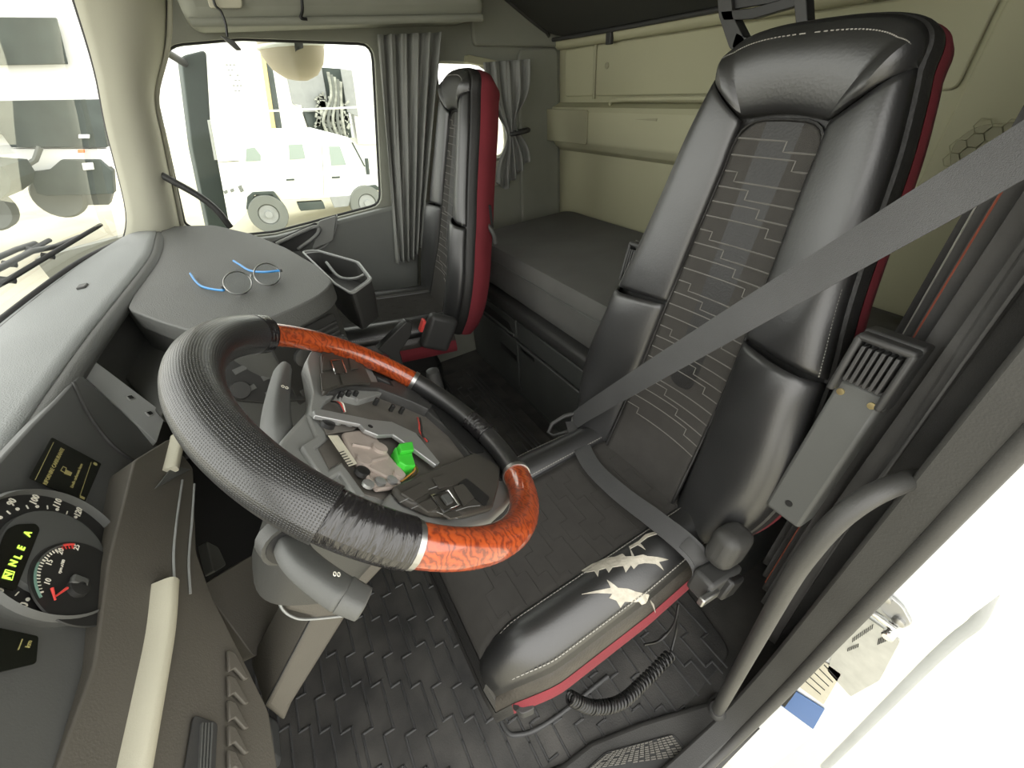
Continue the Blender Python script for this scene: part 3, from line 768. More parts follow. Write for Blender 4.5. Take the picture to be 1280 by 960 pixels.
    V, Fs = skirt([(-.040, .013), (-.06, .018), (-.085, .016), (-.10, .004)]); M('cushion_skirt', V, [q for q in Fs if all(loop[i % len(loop)][0] > X0+.01 for i in q)], 'red_cloth', r); M('cushion_front', V, [q for q in Fs if not all(loop[i % len(loop)][0] > X0+.01 for i in q)], 'side_leather', r)
    # --- base
    box('seat_pan', (.32+dx, cy+.02, .46), (.42, .30, .06), 'plastic_dark', r, bevel=.01)
    bl_ = MB()
    for i in range(5): bl_.add(*s_prism(round_loop([A(.20+dx+.01*(i % 2), cy-.07+.012*(i % 2), .10+i*.07), A(.52+dx-.01*(i % 2), cy-.07+.012*(i % 2), .10+i*.07), A(.52+dx-.01*(i % 2), cy+.17-.012*(i % 2), .10+i*.07), A(.20+dx+.01*(i % 2), cy+.17-.012*(i % 2), .10+i*.07)], .03), (0, 0, .068)))
    bl_.build('suspension_bellows', 'plastic_black', r)
    box('plinth', (.36+dx, cy+.06, .05), (.38, .28, .10), 'plastic_dark', r, bevel=.012)
    return r, BK, near_b, zb, wc, PWc, cy, X0
SY = .455
ds, BKd, nearb, zbf, wcf, PWc, _, _ = make_seat('black leather driver seat with red piping and torn cushion edge', 0, SY, True)
ps, BKp, nearp, _, _, _, _, _ = make_seat('black leather passenger seat with dark red sides beside the bunk', -.045, 1.70, False, lift=.07)
ps.rotation_euler.z = math.radians(-7)

# torn leather on the driver cushion: pale foam showing
def tear(pts, raise_=.0032):
    # picture points -> place on the bolster surface
    def on(px, py):
        z = .60
        for _ in range(6):
            p = PZ(px, py, z); k = min(max((SY-p[1]-PWc)/(wcf(p[0])-PWc), 0), 1); z = zbf(p[0], k)
        return p
    P = [on(400+x*.375, 600+y*.375) for x, y in pts]
    bm = bmesh.new(); vs = [bm.verts.new(tuple(p)) for p in P]
    es = [bm.edges.new((vs[i], vs[(i+1) % len(vs)])) for i in range(len(vs))]
    bmesh.ops.triangle_fill(bm, use_beauty=True, edges=es)
    bmesh.ops.subdivide_edges(bm, edges=bm.edges[:], cuts=2, use_grid_fill=True)
    bm.verts.index_update()
    V = []
    for v in bm.verts:
        p = A(*v.co); k = min(max((SY-p[1]-PWc)/(wcf(p[0])-PWc), 0), 1); V.append(A(p[0], p[1], zbf(p[0], k)+raise_))
    Fs = [[x.index for x in f.verts] for f in bm.faces]; bm.free()
    return M('torn_patch', V, Fs, 'foam', nearb, smooth=False, solid=.003, soff=0)
tear([(872, 306), (910, 283), (950, 266), (985, 260), (1008, 250), (1018, 259), (1050, 258), (1075, 252), (1090, 257), (1120, 259), (1160, 268), (1128, 276), (1144, 304), (1118, 283), (1082, 280), (1060, 284), (1045, 300), (1036, 287), (1018, 312), (1010, 289), (975, 294), (962, 312), (952, 297), (930, 304), (926, 326), (914, 307), (890, 312)])
tear([(872, 384), (940, 368), (968, 362), (956, 336), (992, 362), (1024, 364), (1050, 374), (1092, 398), (1084, 412), (1046, 410), (1014, 408), (1000, 428), (986, 404), (962, 396), (972, 382), (925, 380)])
tear([(1030, 226), (1062, 208), (1084, 186), (1124, 174), (1126, 182), (1092, 194), (1066, 214), (1084, 236), (1058, 220), (1034, 233), (1046, 256), (1038, 256)])
tear([(1108, 424), (1100, 404), (1112, 418), (1118, 446)])
# hanging bracket at the front corner, recliner cover, armrests
ft = prism('front_bracket', round_loop(pxl(PZ, [(630, 868), (652, 893), (668, 886), (662, 866)], .46), .006), (0, 0, -.03), 'plastic_dark', ds, bevel=.003)
lathe('bracket_hole', [(.006, 0), (.006, .003)], PZ(645, 884, .46)+A(0, 0, .0005), (0, 0, 1), 'plastic_black', ft, n=12)
rc = box('recliner_cover', (.535, .195, .655), (.075, .055, .085), 'pillar_dark', ds, ax=rot_ax((0, 1, 0), .25), bevel=.022, seg=4)
box('anchor_block', (.505, .185, .585), (.10, .045, .055), 'plastic_dark', ds, ax=rot_ax((0, 1, 0), .25), bevel=.008)
box('anchor_slot', (.455, .162, .60), (.05, .012, .02), 'steel', ds, ax=rot_ax((0, 1, 0), .25), bevel=.003)
box('seat_lever', (.52, .165, .575), (.05, .03, .05), 'plastic_black', ds, ax=rot_ax((0, 1, 0), .5), bevel=.006)
def armrest(a, b, w, d, parent):
    """folded-up armrest: grey bar with a black ribbed catch at the top; a, b: bottom and top centre"""
    ax_z = unit(b-a); ax_y = A(0, 1, 0); ax_x = np.cross(ax_y, ax_z); L = np.linalg.norm(b-a)
    bar = box('armrest', a+ax_z*L*.40, (d, w, L*.80), 'plastic_grey', parent, ax=[ax_x, ax_y, ax_z], bevel=.006)
    c = a+ax_z*L*.88
    m_ = MB()
    m_.add(*s_box(c-ax_x*d*.1, (d*.7, w*1.15, L*.30), [ax_x, ax_y, ax_z]))
    for s in (-1, 1): m_.add(*s_box(c-ax_x*d*.62+ax_y*s*w*.5, (d*.5, w*.16, L*.26), [ax_x, ax_y, ax_z]))
    m_.add(*s_box(c-ax_x*d*.62+ax_z*L*.125, (d*.5, w*1.1, L*.03), [ax_x, ax_y, ax_z]))
    cp = m_.build('armrest_catch', 'plastic_dark', bar, bevel=.004)
    for k in range(6): box('rib', c-ax_x*d*.66+ax_y*w*(k-2.5)*.13+ax_z*.005, (d*.42, w*.08, L*.16), 'plastic_dark', bar, ax=[ax_x, ax_y, ax_z], bevel=.001)
    for s in (-1, 1): lathe('screw', [(.0052, 0), (.0052, .002), (.002, .0022)], a+ax_z*L*.745-ax_x*(d*.5)+ax_y*s*w*.33, -ax_x, 'brass', bar, n=12)
    lathe('hole', [(.006, 0), (.006, .001)], a+ax_z*L*.10-ax_x*(d*.5)-ax_y*w*.0, -ax_x, 'plastic_black', bar, n=12)
armrest(PX(985, 640, .62), PX(1122, 428, .685), .062, .05, ds)
armrest(BKd(.255, .12, -.09), BKd(.255, .48, -.09), .05, .05, ds)

# driver seat belt
sb = root('seat_belt', 'black seat belt across the driver seat', 'seat belt', (.55, .70, .57))
BP = A(.545, .695, .60)
top = PX(1280, 187, .60)
shp = [BP+A(.0, .0, -.005)]+[lerp(BP, top, k/10)+A(-.028*math.sin(math.pi*min(1, k/10)), 0, 0) for k in range(1, 11)]
shp.append(top+(top-BP)*.18)
wdir = []
for i, p in enumerate(shp):
    k = i/(len(shp)-1); wdir.append(unit(lerp(A(.35, .45, 1), A(.35, .10, 1), k)))
v, f = s_ribbon(smooth_curve(shp, 4), [wdir[min(i//4, len(wdir)-1)] for i in range(4*(len(shp)-1)+1)], .050); M('shoulder_strap', v, f, 'belt', sb)
lap = [BP+A(0, 0, -.004), PZ(735, 575, .615), PZ(770, 612, .625), PZ(820, 650, .64), PZ(855, 678, .645), PZ(874, 700, .625), PZ(875, 722, .585)]
lp = smooth_curve(lap, 6); sd = [unit(lerp(A(.9, .25, -.1), A(1, .1, .3), min(1, i/30))) for i in range(len(lp))]
v, f = s_ribbon(lp, sd, .046); M('lap_strap', v, f, 'belt', sb)
v, f = s_ribbon([p+A(0, 0, .0016) for p in lp[24:33]], sd[24:33], .030, h=.0015); M('stitch_block', v, f, 'plastic_dark', sb)
tg = tube('buckle_tongue', [PP(*p, BP, unit(A(-.5, -.55, .75))) for p in [(686, 540), (690, 530), (706, 520), (722, 516), (730, 522), (724, 532), (708, 540), (692, 545)]], .006, 'plastic_dark', sb, closed=True, n=8)
box('buckle', BP+A(.03, .012, -.05), (.03, .05, .09), 'plastic_light', sb, ax=rot_ax((0, 1, 0), .2), bevel=.008)
# coiled cable under the driver seat
cc = root('coiled_cable', 'black coiled cable hanging from under the driver seat cushion', 'cable', PZ(760, 870, .10))
mid = smooth_curve([PZ(712, 872, .40), PZ(740, 884, .34), PZ(775, 878, .30), PZ(805, 852, .27), PZ(838, 818, .26)], 40)
fr = frames(mid); hel = []
for i, p in enumerate(mid):
    for k in range(4):
        q = lerp(p, mid[min(i+1, len(mid)-1)], k/4); a = (i*4+k)/4*2*math.pi*.22; t_, s_, u_ = fr[i]; hel.append(q+.0115*(math.cos(a)*s_+math.sin(a)*u_))
tube('coil', hel, .0032, 'cable', cc, n=6)
tube('lead', smooth_curve([mid[-1], PZ(845, 790, .30), PZ(846, 770, .38), PZ(836, 752, .45), PZ(845, 735, .50)], 6), .003, 'cable', cc, n=6)
tube('lead', smooth_curve([PZ(805, 806, .42), PZ(825, 800, .40), PZ(842, 780, .42), PZ(848, 755, .45)], 6), .0025, 'cable', cc, n=6)

# ================================================================== BUNK
XF = .83
bb = root('bunk_locker', 'dark grey bunk locker with drawers under the mattress', 'locker', (1.15, 1.1, 0))
box('locker_body', (XF+.34, 1.18, .25), (.66, 1.82, .50), 'bunk_plastic', bb, bevel=.006)
prism('top_rail', [A(XF-.035, .28, .565), A(XF-.02, .28, .575), A(XF+.1, .28, .56), A(XF+.1, .28, .50), A(XF-.02, .28, .50), A(XF-.035, .28, .53)], (0, 1.62, 0), 'plastic_dark', bb, bevel=.006)
def drawer(y0, y1, z0, z1, slot=None, name='drawer'):
    d = prism(name, round_loop([A(XF+.012, y0, z0), A(XF+.012, y1, z0), A(XF+.012, y1, z1), A(XF+.012, y0, z1)], .012), (-.022, 0, 0), 'bunk_plastic', bb, bevel=.005)
    if slot: prism('finger_slot', [A(XF-.0095, slot[0], slot[2]), A(XF-.0095, slot[1], slot[2]), A(XF-.0095, slot[1], slot[3]), A(XF-.0095, slot[0], slot[3])], (-.0015, 0, 0), 'plastic_black', d, bevel=0)
    return d
yk = PX(646, 420, XF-.01)[1]
d_ = drawer(yk+.004, 1.88, .385, .485); 
q0, q1 = PX(606, 390, XF-.01), PX(645, 425, XF-.01)
prism('pull_recess', round_loop([A(XF-.0095, q1[1]+.02, .405), A(XF-.0095, q0[1], .405), A(XF-.0095, q0[1]+.01, .45), A(XF-.0095, q1[1]+.06, .45)], .008), (-.002, 0, 0), 'plastic_black', d_, bevel=0)
tube('pull_lip', [A(XF-.014, q1[1]+.01, .40), A(XF-.014, q0[1]+.02, .40)], .006, 'plastic_grey', d_)
d_ = drawer(.45, yk-.004, .385, .485)
lathe('lock', [(.008, 0), (.006, .004)], PX(682, 426, XF-.01), (-1, 0, 0), 'steel', d_, n=10)
sl0, sl1 = PX(626, 430, XF-.01), PX(646, 448, XF-.01)
drawer(yk+.004, 1.88, .06, .372, (sl1[1], sl0[1], sl0[2]-.02, sl0[2]+.012))
sl0, sl1 = PX(652, 452, XF-.01), PX(668, 466, XF-.01)
drawer(.45, yk-.004, .06, .372, (sl1[1], sl0[1], .335, .357))
tube('lower_lip', [A(XF-.014, .45, .376), A(XF-.014, 1.88, .376)], .005, 'plastic_grey', bb)

mt = root('bunk_mattress', 'dark grey woven mattress on the lower bunk', 'mattress', (1.15, 1.1, .565))
MX0, MX1, MY0, MY1 = XF+.005, 1.495, .26, 1.98
def mtop(x, y):
    z = .775+.01*math.sin(3.1*x+2*y)*math.sin(2.3*y)-.012*math.exp(-((x-1.05)**2+(y-1.75)**2)/.02)*1.5+.02*math.exp(-((x-1.3)**2+(y-1.9)**2)/.03)
    return z
prm = []
for i in range(64):
    a = 2*math.pi*i/64; c, s = math.cos(a), math.sin(a)
    k = .09
    prm.append((math.copysign(abs(c)**k, c), math.copysign(abs(s)**k, s)))
V = []; Fs = []
rows = [(.578, .97), (.59, .99), (.63, 1.0), (.69, 1.0), (.715, 1.0), (.735, .995), (.752, .98), (None, .94), (None, .8), (None, .6), (None, .4), (None, .2), (None, .02)]
cx_, cy_ = (MX0+MX1)/2, (MY0+MY1)/2; hx_, hy_ = (MX1-MX0)/2, (MY1-MY0)/2
for z, k in rows:
    for a, b in prm:
        kx = 1-(1-k)*1.0; ins = (1-k)*.33 if z is not None else None
        if z is not None: x = cx_+a*(hx_-(1-k)*hx_); y = cy_+b*(hy_-(1-k)*hx_)
        else: x = cx_+a*hx_*k; y = cy_+b*(hy_-(1-k)*hx_*1.0 if k > .9 else hy_*k*.985)
        V.append(A(x, y, z if z is not None else mtop(x, y)))
n = 64
for j in range(len(rows)-1):
    for i in range(n): Fs.append((j*n+i, j*n+(i+1) % n, (j+1)*n+(i+1) % n, (j+1)*n+i))
Fs.append(tuple(range((len(rows)-1)*n, len(rows)*n)))
M('mattress_cover', V, Fs, 'mattress', mt, angle=50)
tube('seam', [A(cx_+a*hx_*1.003, cy_+b*hy_*1.003, .715) for a, b in prm], .004, 'plastic_grey', mt, closed=True, n=6)

# ================================================================== CURTAINS
def curtain(name, label, path, z0f, z1f, m, amp, waves, nrm, thick=.003, taper=None, lean=0):
    """hanging pleated cloth; path: top line from a to b; z0f/z1f lower and upper height"""
    a, b = path; d = b-a; nrm = unit(nrm)
    def fn(u, v):
        p = a+d*u
        w = 1-(taper(v) if taper else 0)
        p = lerp((a+b)/2, p, w)+A(lean*v, 0, 0)
        ph = u*waves*2*math.pi
        off = amp*(math.sin(ph+.6*math.sin(3*v+u*4))+.35*math.sin(2.1*ph+1.3+v*2))*(.5+.5*w+.25*v)
        return A(p[0], p[1], lerp(z1f(u), z0f(u), v))+nrm*off
    v, f = s_grid(fn, 110, 36)
    o = M(name, v, f, m, None, solid=thick, soff=0)
    return tag(o, label, 'curtain')
c1 = curtain('curtain', 'long grey pleated curtain beside the passenger door window', (A(.60, 2.035, 0), A(.86, 2.035, 0)), lambda u: .70 if u < .62 else .70+.15*(u-.62), lambda u: 1.565, 'curtain_grey', .020, 5.3, (0, -1, 0), taper=lambda v: .45*v, lean=-.20)
c2 = curtain('curtain', 'grey curtain tied back beside the small side window', (A(1.05, 2.045, 0), A(1.29, 2.045, 0)), lambda u: .93+.16*abs(u-.25), lambda u: 1.46, 'curtain_grey', .014, 4.4, (0, -1, 0), taper=lambda v: .72*math.exp(-((v-.58)/.2)**2)+.12*v)
tb_ = PY(650, 165, 2.03)
tag(tube('curtain_tie', [tb_+A(.05*math.cos(a), .022*math.sin(a), .004*math.cos(a)) for a in np.linspace(0, 2*math.pi, 24, endpoint=False)], .010, 'plastic_dark', closed=True, n=8), 'dark tie band around the curtain at the small side window', 'curtain tie')
ca3, cb3 = A(.665, .07, 0), A(.85, .185, 0); n3 = unit(A(-.56, .83, 0))
c3 = curtain('curtain', 'black curtain with red stripes hanging behind the driver door pillar', (ca3, cb3), lambda u: .30, lambda u: 1.75, 'curtain_black', .021, 5.4, tuple(n3))
for u, m_ in ((.14, 'curtain_red'), (.26, 'thread'), (.36, 'curtain_red'), (.52, 'thread'), (.60, 'curtain_red'), (.80, 'thread')):
    pts = []
    for v in np.linspace(0.02, .98, 40):
        ph = u*5.4*2*math.pi; off = .021*(math.sin(ph+.6*math.sin(3*v+u*4))+.35*math.sin(2.1*ph+1.3+v*2))*(1+.25*v)
        p = ca3+(cb3-ca3)*u+n3*(off+.0026); pts.append(A(p[0], p[1], lerp(1.75, .30, v)))
    tube('stripe', pts, .0013, m_, c3, n=4)
# black bracket standing above the driver seat
br = root('bunk_ladder_bracket', 'black plastic frame hanging behind the top of the driver seat', 'bracket', PX(950, 20, 1.15))
XK = 1.12
prism('side_rail', round_loop(pxl(PX, [(893, -60), (908, -60), (916, 20), (930, 48), (940, 60), (912, 62), (898, 20)], XK), .008), (.03, 0, 0), 'plastic_dark', br, bevel=.004)
prism('side_rail', round_loop(pxl(PX, [(985, -60), (1004, -60), (1010, 40), (996, 44)], XK), .008), (.03, 0, 0), 'plastic_dark', br, bevel=.004)
prism('cross_bar', round_loop(pxl(PX, [(900, 14), (940, 10), (994, -6), (994, 8), (940, 24), (904, 26)], XK), .006), (.025, 0, 0), 'plastic_black', br, bevel=.004)
prism('lower_bar', round_loop(pxl(PX, [(920, 40), (940, 50), (1005, 32), (1008, 44), (940, 64), (914, 60)], XK), .006), (.025, 0, 0), 'plastic_black', br, bevel=.004)
prism('back_plate', round_loop(pxl(PX, [(900, -60), (990, -60), (992, 0), (904, 14)], XK+.01), .006), (.01, 0, 0), 'plastic_black', br, bevel=.002)

# ================================================================== DASHBOARD
db = root('dashboard', 'grey moulded truck dashboard below the windscreen', 'dashboard', (-.3, 1.0, .5))
li = smooth_curve([A(-.385, 2.06, 1.030), A(-.355, 1.80, 1.05), A(-.345, 1.55, 1.05), A(-.37, 1.23, 1.05), A(-.392, .97, 1.05), A(-.405, .63, 1.05), A(-.40, .35, 1.045), A(-.37, .08, 1.03)], 8)
lo = smooth_curve([A(-.46, 2.06, 1.03), A(-.53, 1.80, 1.03), A(-.585, 1.50, 1.03), A(-.615, 1.23, 1.03), A(-.625, .97, 1.03), A(-.61, .63, 1.03), A(-.57, .35, 1.03), A(-.50, .08, 1.02)], 8)
def led(u, v):
    i = v*(len(li)-1); k = min(int(i), len(li)-2); t = i-k
    a = lerp(lo[k], lo[k+1], t); b = lerp(li[k], li[k+1], t)
    return lerp(a, b, u)+A(0, 0, .012*math.sin(math.pi*u))
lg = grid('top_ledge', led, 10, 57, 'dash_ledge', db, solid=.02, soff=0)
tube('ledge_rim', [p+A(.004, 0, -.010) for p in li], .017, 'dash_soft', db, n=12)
tube('defrost_slot', [lerp(a, b, .10)+A(0, 0, .010) for a, b in zip(lo, li)], .005, 'plastic_dark', db, n=6)
sn = box('sun_sensor', PZ(103, 358, 1.065), (.018, .03, .006), 'plastic_dark', db, bevel=.002)
# drop from the ledge edge
def apron(u, v):
    i = v*(len(li)-1); k = min(int(i), len(li)-2); t = i-k
    b = lerp(li[k], li[k+1], t); return b+A(-.015-.02*u, 0, -.02-.36*u)
grid('front_apron', apron, 6, 57, 'dash_dark', db, solid=.01, soff=0)
# passenger side soft pad and console below it
ZP = 1.045
pad_px = [(204, 283), (268, 281), (315, 292), (357, 309), (395, 331), (417, 351), (404, 366), (372, 383), (330, 400), (285, 412), (240, 414), (200, 402), (158, 386), (178, 345), (192, 310)]
pad = round_loop([PZ(*p, ZP) for p in pad_px], .03, 3)
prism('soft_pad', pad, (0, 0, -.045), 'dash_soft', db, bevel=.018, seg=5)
cpad = np.mean(pad, axis=0)
con = [cpad+(p-cpad)*.955+A(0, 0, -.04) for p in pad]
cons = prism('centre_console', con, (0, 0, -.50), 'dash_dark', db, bevel=.01)
# face plane of the console on the driver's side
ca, cb_ = PZ(412, 362, ZP), PZ(330, 400, ZP)
ca, cb_ = cpad+(ca-cpad)*.955, cpad+(cb_-cpad)*.955
fx = unit((ca-cb_)*A(1, 1, 0)); fn_ = unit(np.cross(fx, A(0, 0, 1)))
if fn_[1] > 0: fn_ = -fn_
Lf = np.linalg.norm((ca-cb_)*A(1, 1, 0)); fo = A(cb_[0], cb_[1], .90)
def face(u, z, d=.0): return fo+fx*u*Lf+A(0, 0, z)+fn_*d
vp_ = prism('control_panel', round_loop([face(-.1, -.22, .006), face(.97, -.22, .006), face(.97, .09, .006), face(-.1, .09, .006)], .01), fn_*.006, 'gauge_black', db, bevel=.002)
for k in range(7): box('vent_louvre', face(.72, .068-k*.012, .014), (Lf*.45, .004, .005), 'plastic_dark', vp_, ax=[fx, fn_, A(0, 0, 1)], bevel=.001)
for k in range(3):
    for j in range(5): box('button', face(.06+j*.2, -.05-k*.05, .012), (.022, .006, .018), 'plastic_dark', vp_, ax=[fx, fn_, A(0, 0, 1)], bevel=.002)
lathe('rotary_knob', [(.022, 0), (.022, .01), (.015, .014)], face(.25, .03, .01), fn_, 'plastic_dark', vp_, n=20)
lathe('rotary_knob', [(.012, 0), (.012, .01), (.009, .013)], face(.93, .02, .01), fn_, 'plastic_dark', vp_, n=16)
# driver facing control panel behind the wheel rim
hv0 = A(-.16, .90, .88); hn = unit(A(.35, -.75, .45))
hv = prism('climate_panel', round_loop([PP(*p, hv0, hn) for p in [(270, 455), (330, 430), (384, 445), (386, 500), (330, 505), (280, 500)]], .01), hn*.01, 'gauge_black', db, bevel=.003)
for q in ((300, 462), (322, 452), (345, 446), (312, 486), (335, 470), (358, 462), (366, 480), (340, 490)):
    box('key', PP(*q, hv0+hn*.011, hn), (.026, .003, .012), 'plastic_grey', hv, ax=[unit(A(.9, .35, 0)), hn, np.cross(unit(A(.9, .35, 0)), hn)], bevel=.001)
lathe('dial', [(.02, 0), (.018, .008)], PP(300, 488, hv0+hn*.01, hn), hn, 'plastic_dark', hv, n=20)
prism('climate_surround', round_loop([PP(*p, hv0, hn) for p in [(240, 430), (330, 408), (410, 430), (410, 570), (330, 600), (240, 560)]], .01), -hn*.02, 'dash_dark', db, bevel=.003)
# storage nook left of the pad
prism('storage_nook', [PZ(*p, .93) for p in [(118, 430), (160, 380), (245, 408), (236, 470), (200, 520)]], (0, 0, -.02), 'dash_dark', db, bevel=.003)
prism('nook_wall', [PZ(158, 388, 1.03), PZ(238, 414, 1.03), PZ(238, 414, 1.03)*A(1, 1, 0)+A(0, 0, .92), PZ(158, 388, 1.03)*A(1, 1, 0)+A(0, 0, .92)], A(.01, .02, 0), 'dash_dark', db, bevel=.002)
# switch strip with two sockets
sp0 = PX(150, 495, -.36); spn = unit(A(1, -.25, .75))
ss = prism('socket_strip', round_loop([PP(*p, sp0, spn) for p in [(113, 447), (98, 464), (196, 553), (207, 518)]], .004), -spn*.03, 'switch_grey', db, bevel=.003)
for q in ((163, 497), (187, 517)):
    c = PP(*q, sp0, spn); ax1 = unit(PP(190, 520, sp0, spn)-PP(130, 465, sp0, spn)); ax2 = np.cross(spn, ax1)
    so = box('socket', c, (.011, .013, .003), 'silver', ss, ax=[ax1, ax2, spn], bevel=.001)
    box('socket_hole', c+spn*.0012, (.007, .008, .0016), 'plastic_black', so, ax=[ax1, ax2, spn], bevel=0)
# ---- instrument cluster
c0 = A(-.35, .4605, .967); ca_ = math.radians(15); cn = A(math.cos(ca_), 0, math.sin(ca_)); cu_ = A(-math.sin(ca_), 0, math.cos(ca_)); cr = A(0, 1, 0)
def CL(px, py, d=0): return PP(px, py, c0+cn*d, cn)
fs = prism('upper_fascia', round_loop([CL(*p, -.006) for p in [(-60, 640), (40, 530), (70, 500), (100, 466), (198, 556), (216, 600), (160, 720), (120, 850), (90, 1010), (-60, 1010)]], .01), -cn*.02, 'plastic_grey', db, bevel=.004)
tube('fascia_crease', smooth_curve([CL(*p, -.005) for p in [(92, 478), (112, 520), (140, 556), (172, 580)]], 6), .003, 'plastic_dark', fs, n=6)
# dark side panel (brownish) between the cluster and the steering column
ic = root('instrument_cluster', 'round speedometer and amber text display in the dashboard', 'instrument cluster', CL(60, 690, -.01))
G = c0+cr*(.0535*.921)+cu_*(.030*.921); GR = .0705*.921
def gp(r, ang, d): a = math.radians(ang); return G+(cr*math.cos(a)+cu_*math.sin(a))*r+cn*d
bz = lathe('dial_rim', [(GR*1.30, -.006), (GR*1.34, .006), (GR*1.28, .012), (GR*1.26, .006), (GR*1.26, -.004)], G, cn, 'plastic_grey', ic, n=64)
lathe('dial_face', [(GR*1.27, -.004), (GR*1.27, .002), (GR*.1, .0022)], G, cn, 'gauge_black', ic, n=64)
lathe('inner_step', [(GR*.88, .002), (GR*.86, .007), (GR*.80, .0072), (GR*.1, .0074)], G, cn, 'gauge_face', ic, n=48)
def pr(name, sfx, m, parent, **k): return text(name, sfx, m=m, parent=parent, **k)
for i, sp in enumerate(range(20, 130, 10)):
    an = 192.5-20*(sp-20)/10*.998
    lathe('tick_dot', [(.0021, .002), (.0018, .003)], gp(GR, an, 0), cn, 'print_white', ic, n=8)
    text('speed_number', str(sp), gp(GR*1.15, an, .0025), cr, cu_, .0105, 'print_white', ic, bold=.0002)
    if sp < 120: box('tick', gp(GR, an-10, .0025), (.005, .001, .001), 'print_white', ic, ax=[cr*math.cos(math.radians(an-10))+cu_*math.sin(math.radians(an-10)), -cr*math.sin(math.radians(an-10))+cu_*math.cos(math.radians(an-10)), cn], bevel=0)
text('unit_print', 'km/h', gp(GR*1.12, 207, .0025), cr, cu_, .007, 'print_white', ic)
# gear display strip inside the dial
gd = [CL(*p, .008) for p in [(8, 662), (20, 656), (44, 655), (49, 662), (18, 740), (-20, 726)]]
gs = prism('gear_display', round_loop(gd, .004), cn*.001, 'display', ic, bevel=0)
for ch, q in (('N', (10, 719)), ('N', (17, 704)), ('L', (23, 696)), ('E', (27, 685)), ('A', (35, 667))):
    text('gear_letter', ch, CL(*q, .0095), cr, cu_, .0095, 'print_green', gs, bold=.0003)
sq = [gp_ for gp_ in [CL(*p, .0095) for p in [(3, 722), (7, 712), (18, 715), (15, 725)]]]
tube('gear_box_outline', sq, .0006, 'print_green', gs, closed=True, n=4)
# rev counter in the lower right of the dial
RC_ = CL(104, 727, .010)-cn*.010; RR = np.linalg.norm(CL(45, 712, .010)-cn*.010-RC_)
def rp_(r, ang, d): a = math.radians(ang); return RC_+(cr*math.cos(a)+cu_*math.sin(a))*r+cn*d
_l, _h = CL(56, 745, .010)-RC_, CL(90, 671, .010)-RC_; a_lo = math.degrees(math.atan2(_l@cu_, _l@cr)); a_hi = math.degrees(math.atan2(_h@cu_, _h@cr))
if a_lo < a_hi: a_lo += 360
rev = lathe('rev_counter', [(RR*1.10, .0074), (RR*1.08, .0088), (RR*.05, .0089)], RC_, cn, 'gauge_black', ic, n=48)
arc = lambda r, a0, a1, d, k=16: [rp_(r, lerp(a0, a1, i/k), d) for i in range(k+1)]
tube('green_band', arc(RR*1.0, lerp(a_lo, a_hi, .0), lerp(a_lo, a_hi, .45), .010), .0012, 'print_teal', rev, n=5)
tube('grey_band', arc(RR*1.0, lerp(a_lo, a_hi, .45), lerp(a_lo, a_hi, .86), .010), .0010, 'plastic_grey', rev, n=5)
tube('red_band', arc(RR*1.0, lerp(a_lo, a_hi, .86), a_hi, .010, 6), .0014, 'print_red', rev, n=5)
for i in range(21):
    an = lerp(a_lo, a_hi, .06+.92*i/20); box('tick', rp_(RR*.93, an, .0095), (.0035, .0008 if i % 5 else .0016, .0008), 'print_white' if i < 17 else 'print_red', rev, ax=[cr*math.cos(math.radians(an))+cu_*math.sin(math.radians(an)), -cr*math.sin(math.radians(an))+cu_*math.cos(math.radians(an)), cn], bevel=0)
for s_, q in (('10', (60, 727)), ('15', (62, 703)), ('20', (76, 689)), ('25', (96, 684))): text('rev_number', s_, CL(*q, .0095), cr, cu_, .0085, 'print_white', rev)
text('rev_unit', 'rpm x100', CL(77, 708, .0095), cr, cu_, .0048, 'print_white', rev)
hubc = RC_
lathe('needle_hub', [(.012, .009), (.011, .014), (.004, .016)], CL(86, 742, .0), cn, 'gauge_black', ic, n=20)
def needle(a, b, name='needle'): 
    a, b = CL(*a, .014), CL(*b, .014); tube(name, [a, b], [.0016, .0010], 'print_red', ic, n=6)
needle((84, 735), (70, 745)); needle((65, 735), (69, 750))
box('needle_cap', CL(99, 727, .013), (.012, .018, .006), 'plastic_grey', ic, ax=[cr, cu_, cn], bevel=.002)
# message display
dp = [CL(*p, .004) for p in [(36, 598), (64, 547), (126, 580), (105, 629)]]
ds_ = prism('message_display', round_loop(dp, .003), cn*.001, 'display', ic, bevel=0)
dr = unit(dp[1]-dp[0]); du = unit(np.cross(cn, dr))
tx = lambda s_, q, size, m='print_amber': text('message_text', s_, CL(*q, .0055), dr, du, size, m, ds_)
tx('RIFORNIRE CARBURANTE', (68, 582), .0066); tx('Livello carburante basso', (96, 594), .0052)
tube('display_line', [CL(44, 600, .0055), CL(67, 553, .0055)], .0004, 'print_amber', ds_, n=4)
tube('display_line', [CL(100, 620, .0055), CL(114, 578, .0055)], .0004, 'print_amber', ds_, n=4)
pm = prism('fuel_pump_symbol', [CL(80, 592, .0055), CL(82, 587, .0055), CL(90, 591, .0055), CL(88, 595, .0055)], cn*.0004, 'print_amber', ds_, bevel=0)
tube('fuel_pump_outline', [CL(76, 588, .0055), CL(79, 583, .0055), CL(83, 585, .0055), CL(81, 591, .0055)], .0005, 'print_amber', ds_, closed=True, n=4)
box('display_mark', CL(103, 622, .0055), (.004, .006, .0004), 'print_amber', ds_, ax=[cr, cu_, cn], bevel=0)
lathe('display_mark', [(.003, 0), (.003, .0004)], CL(119, 580, .005), cn, 'print_amber', ds_, n=12)
dp2 = prism('lower_display', round_loop([CL(*p, .004) for p in [(-40, 780), (0, 786), (47, 796), (44, 830), (-40, 850)]], .003), cn*.001, 'display', ic, bevel=0)
tube('display_line', [CL(23, 812, .0055), CL(28, 799, .0055)], .0006, 'print_amber', dp2, n=4)
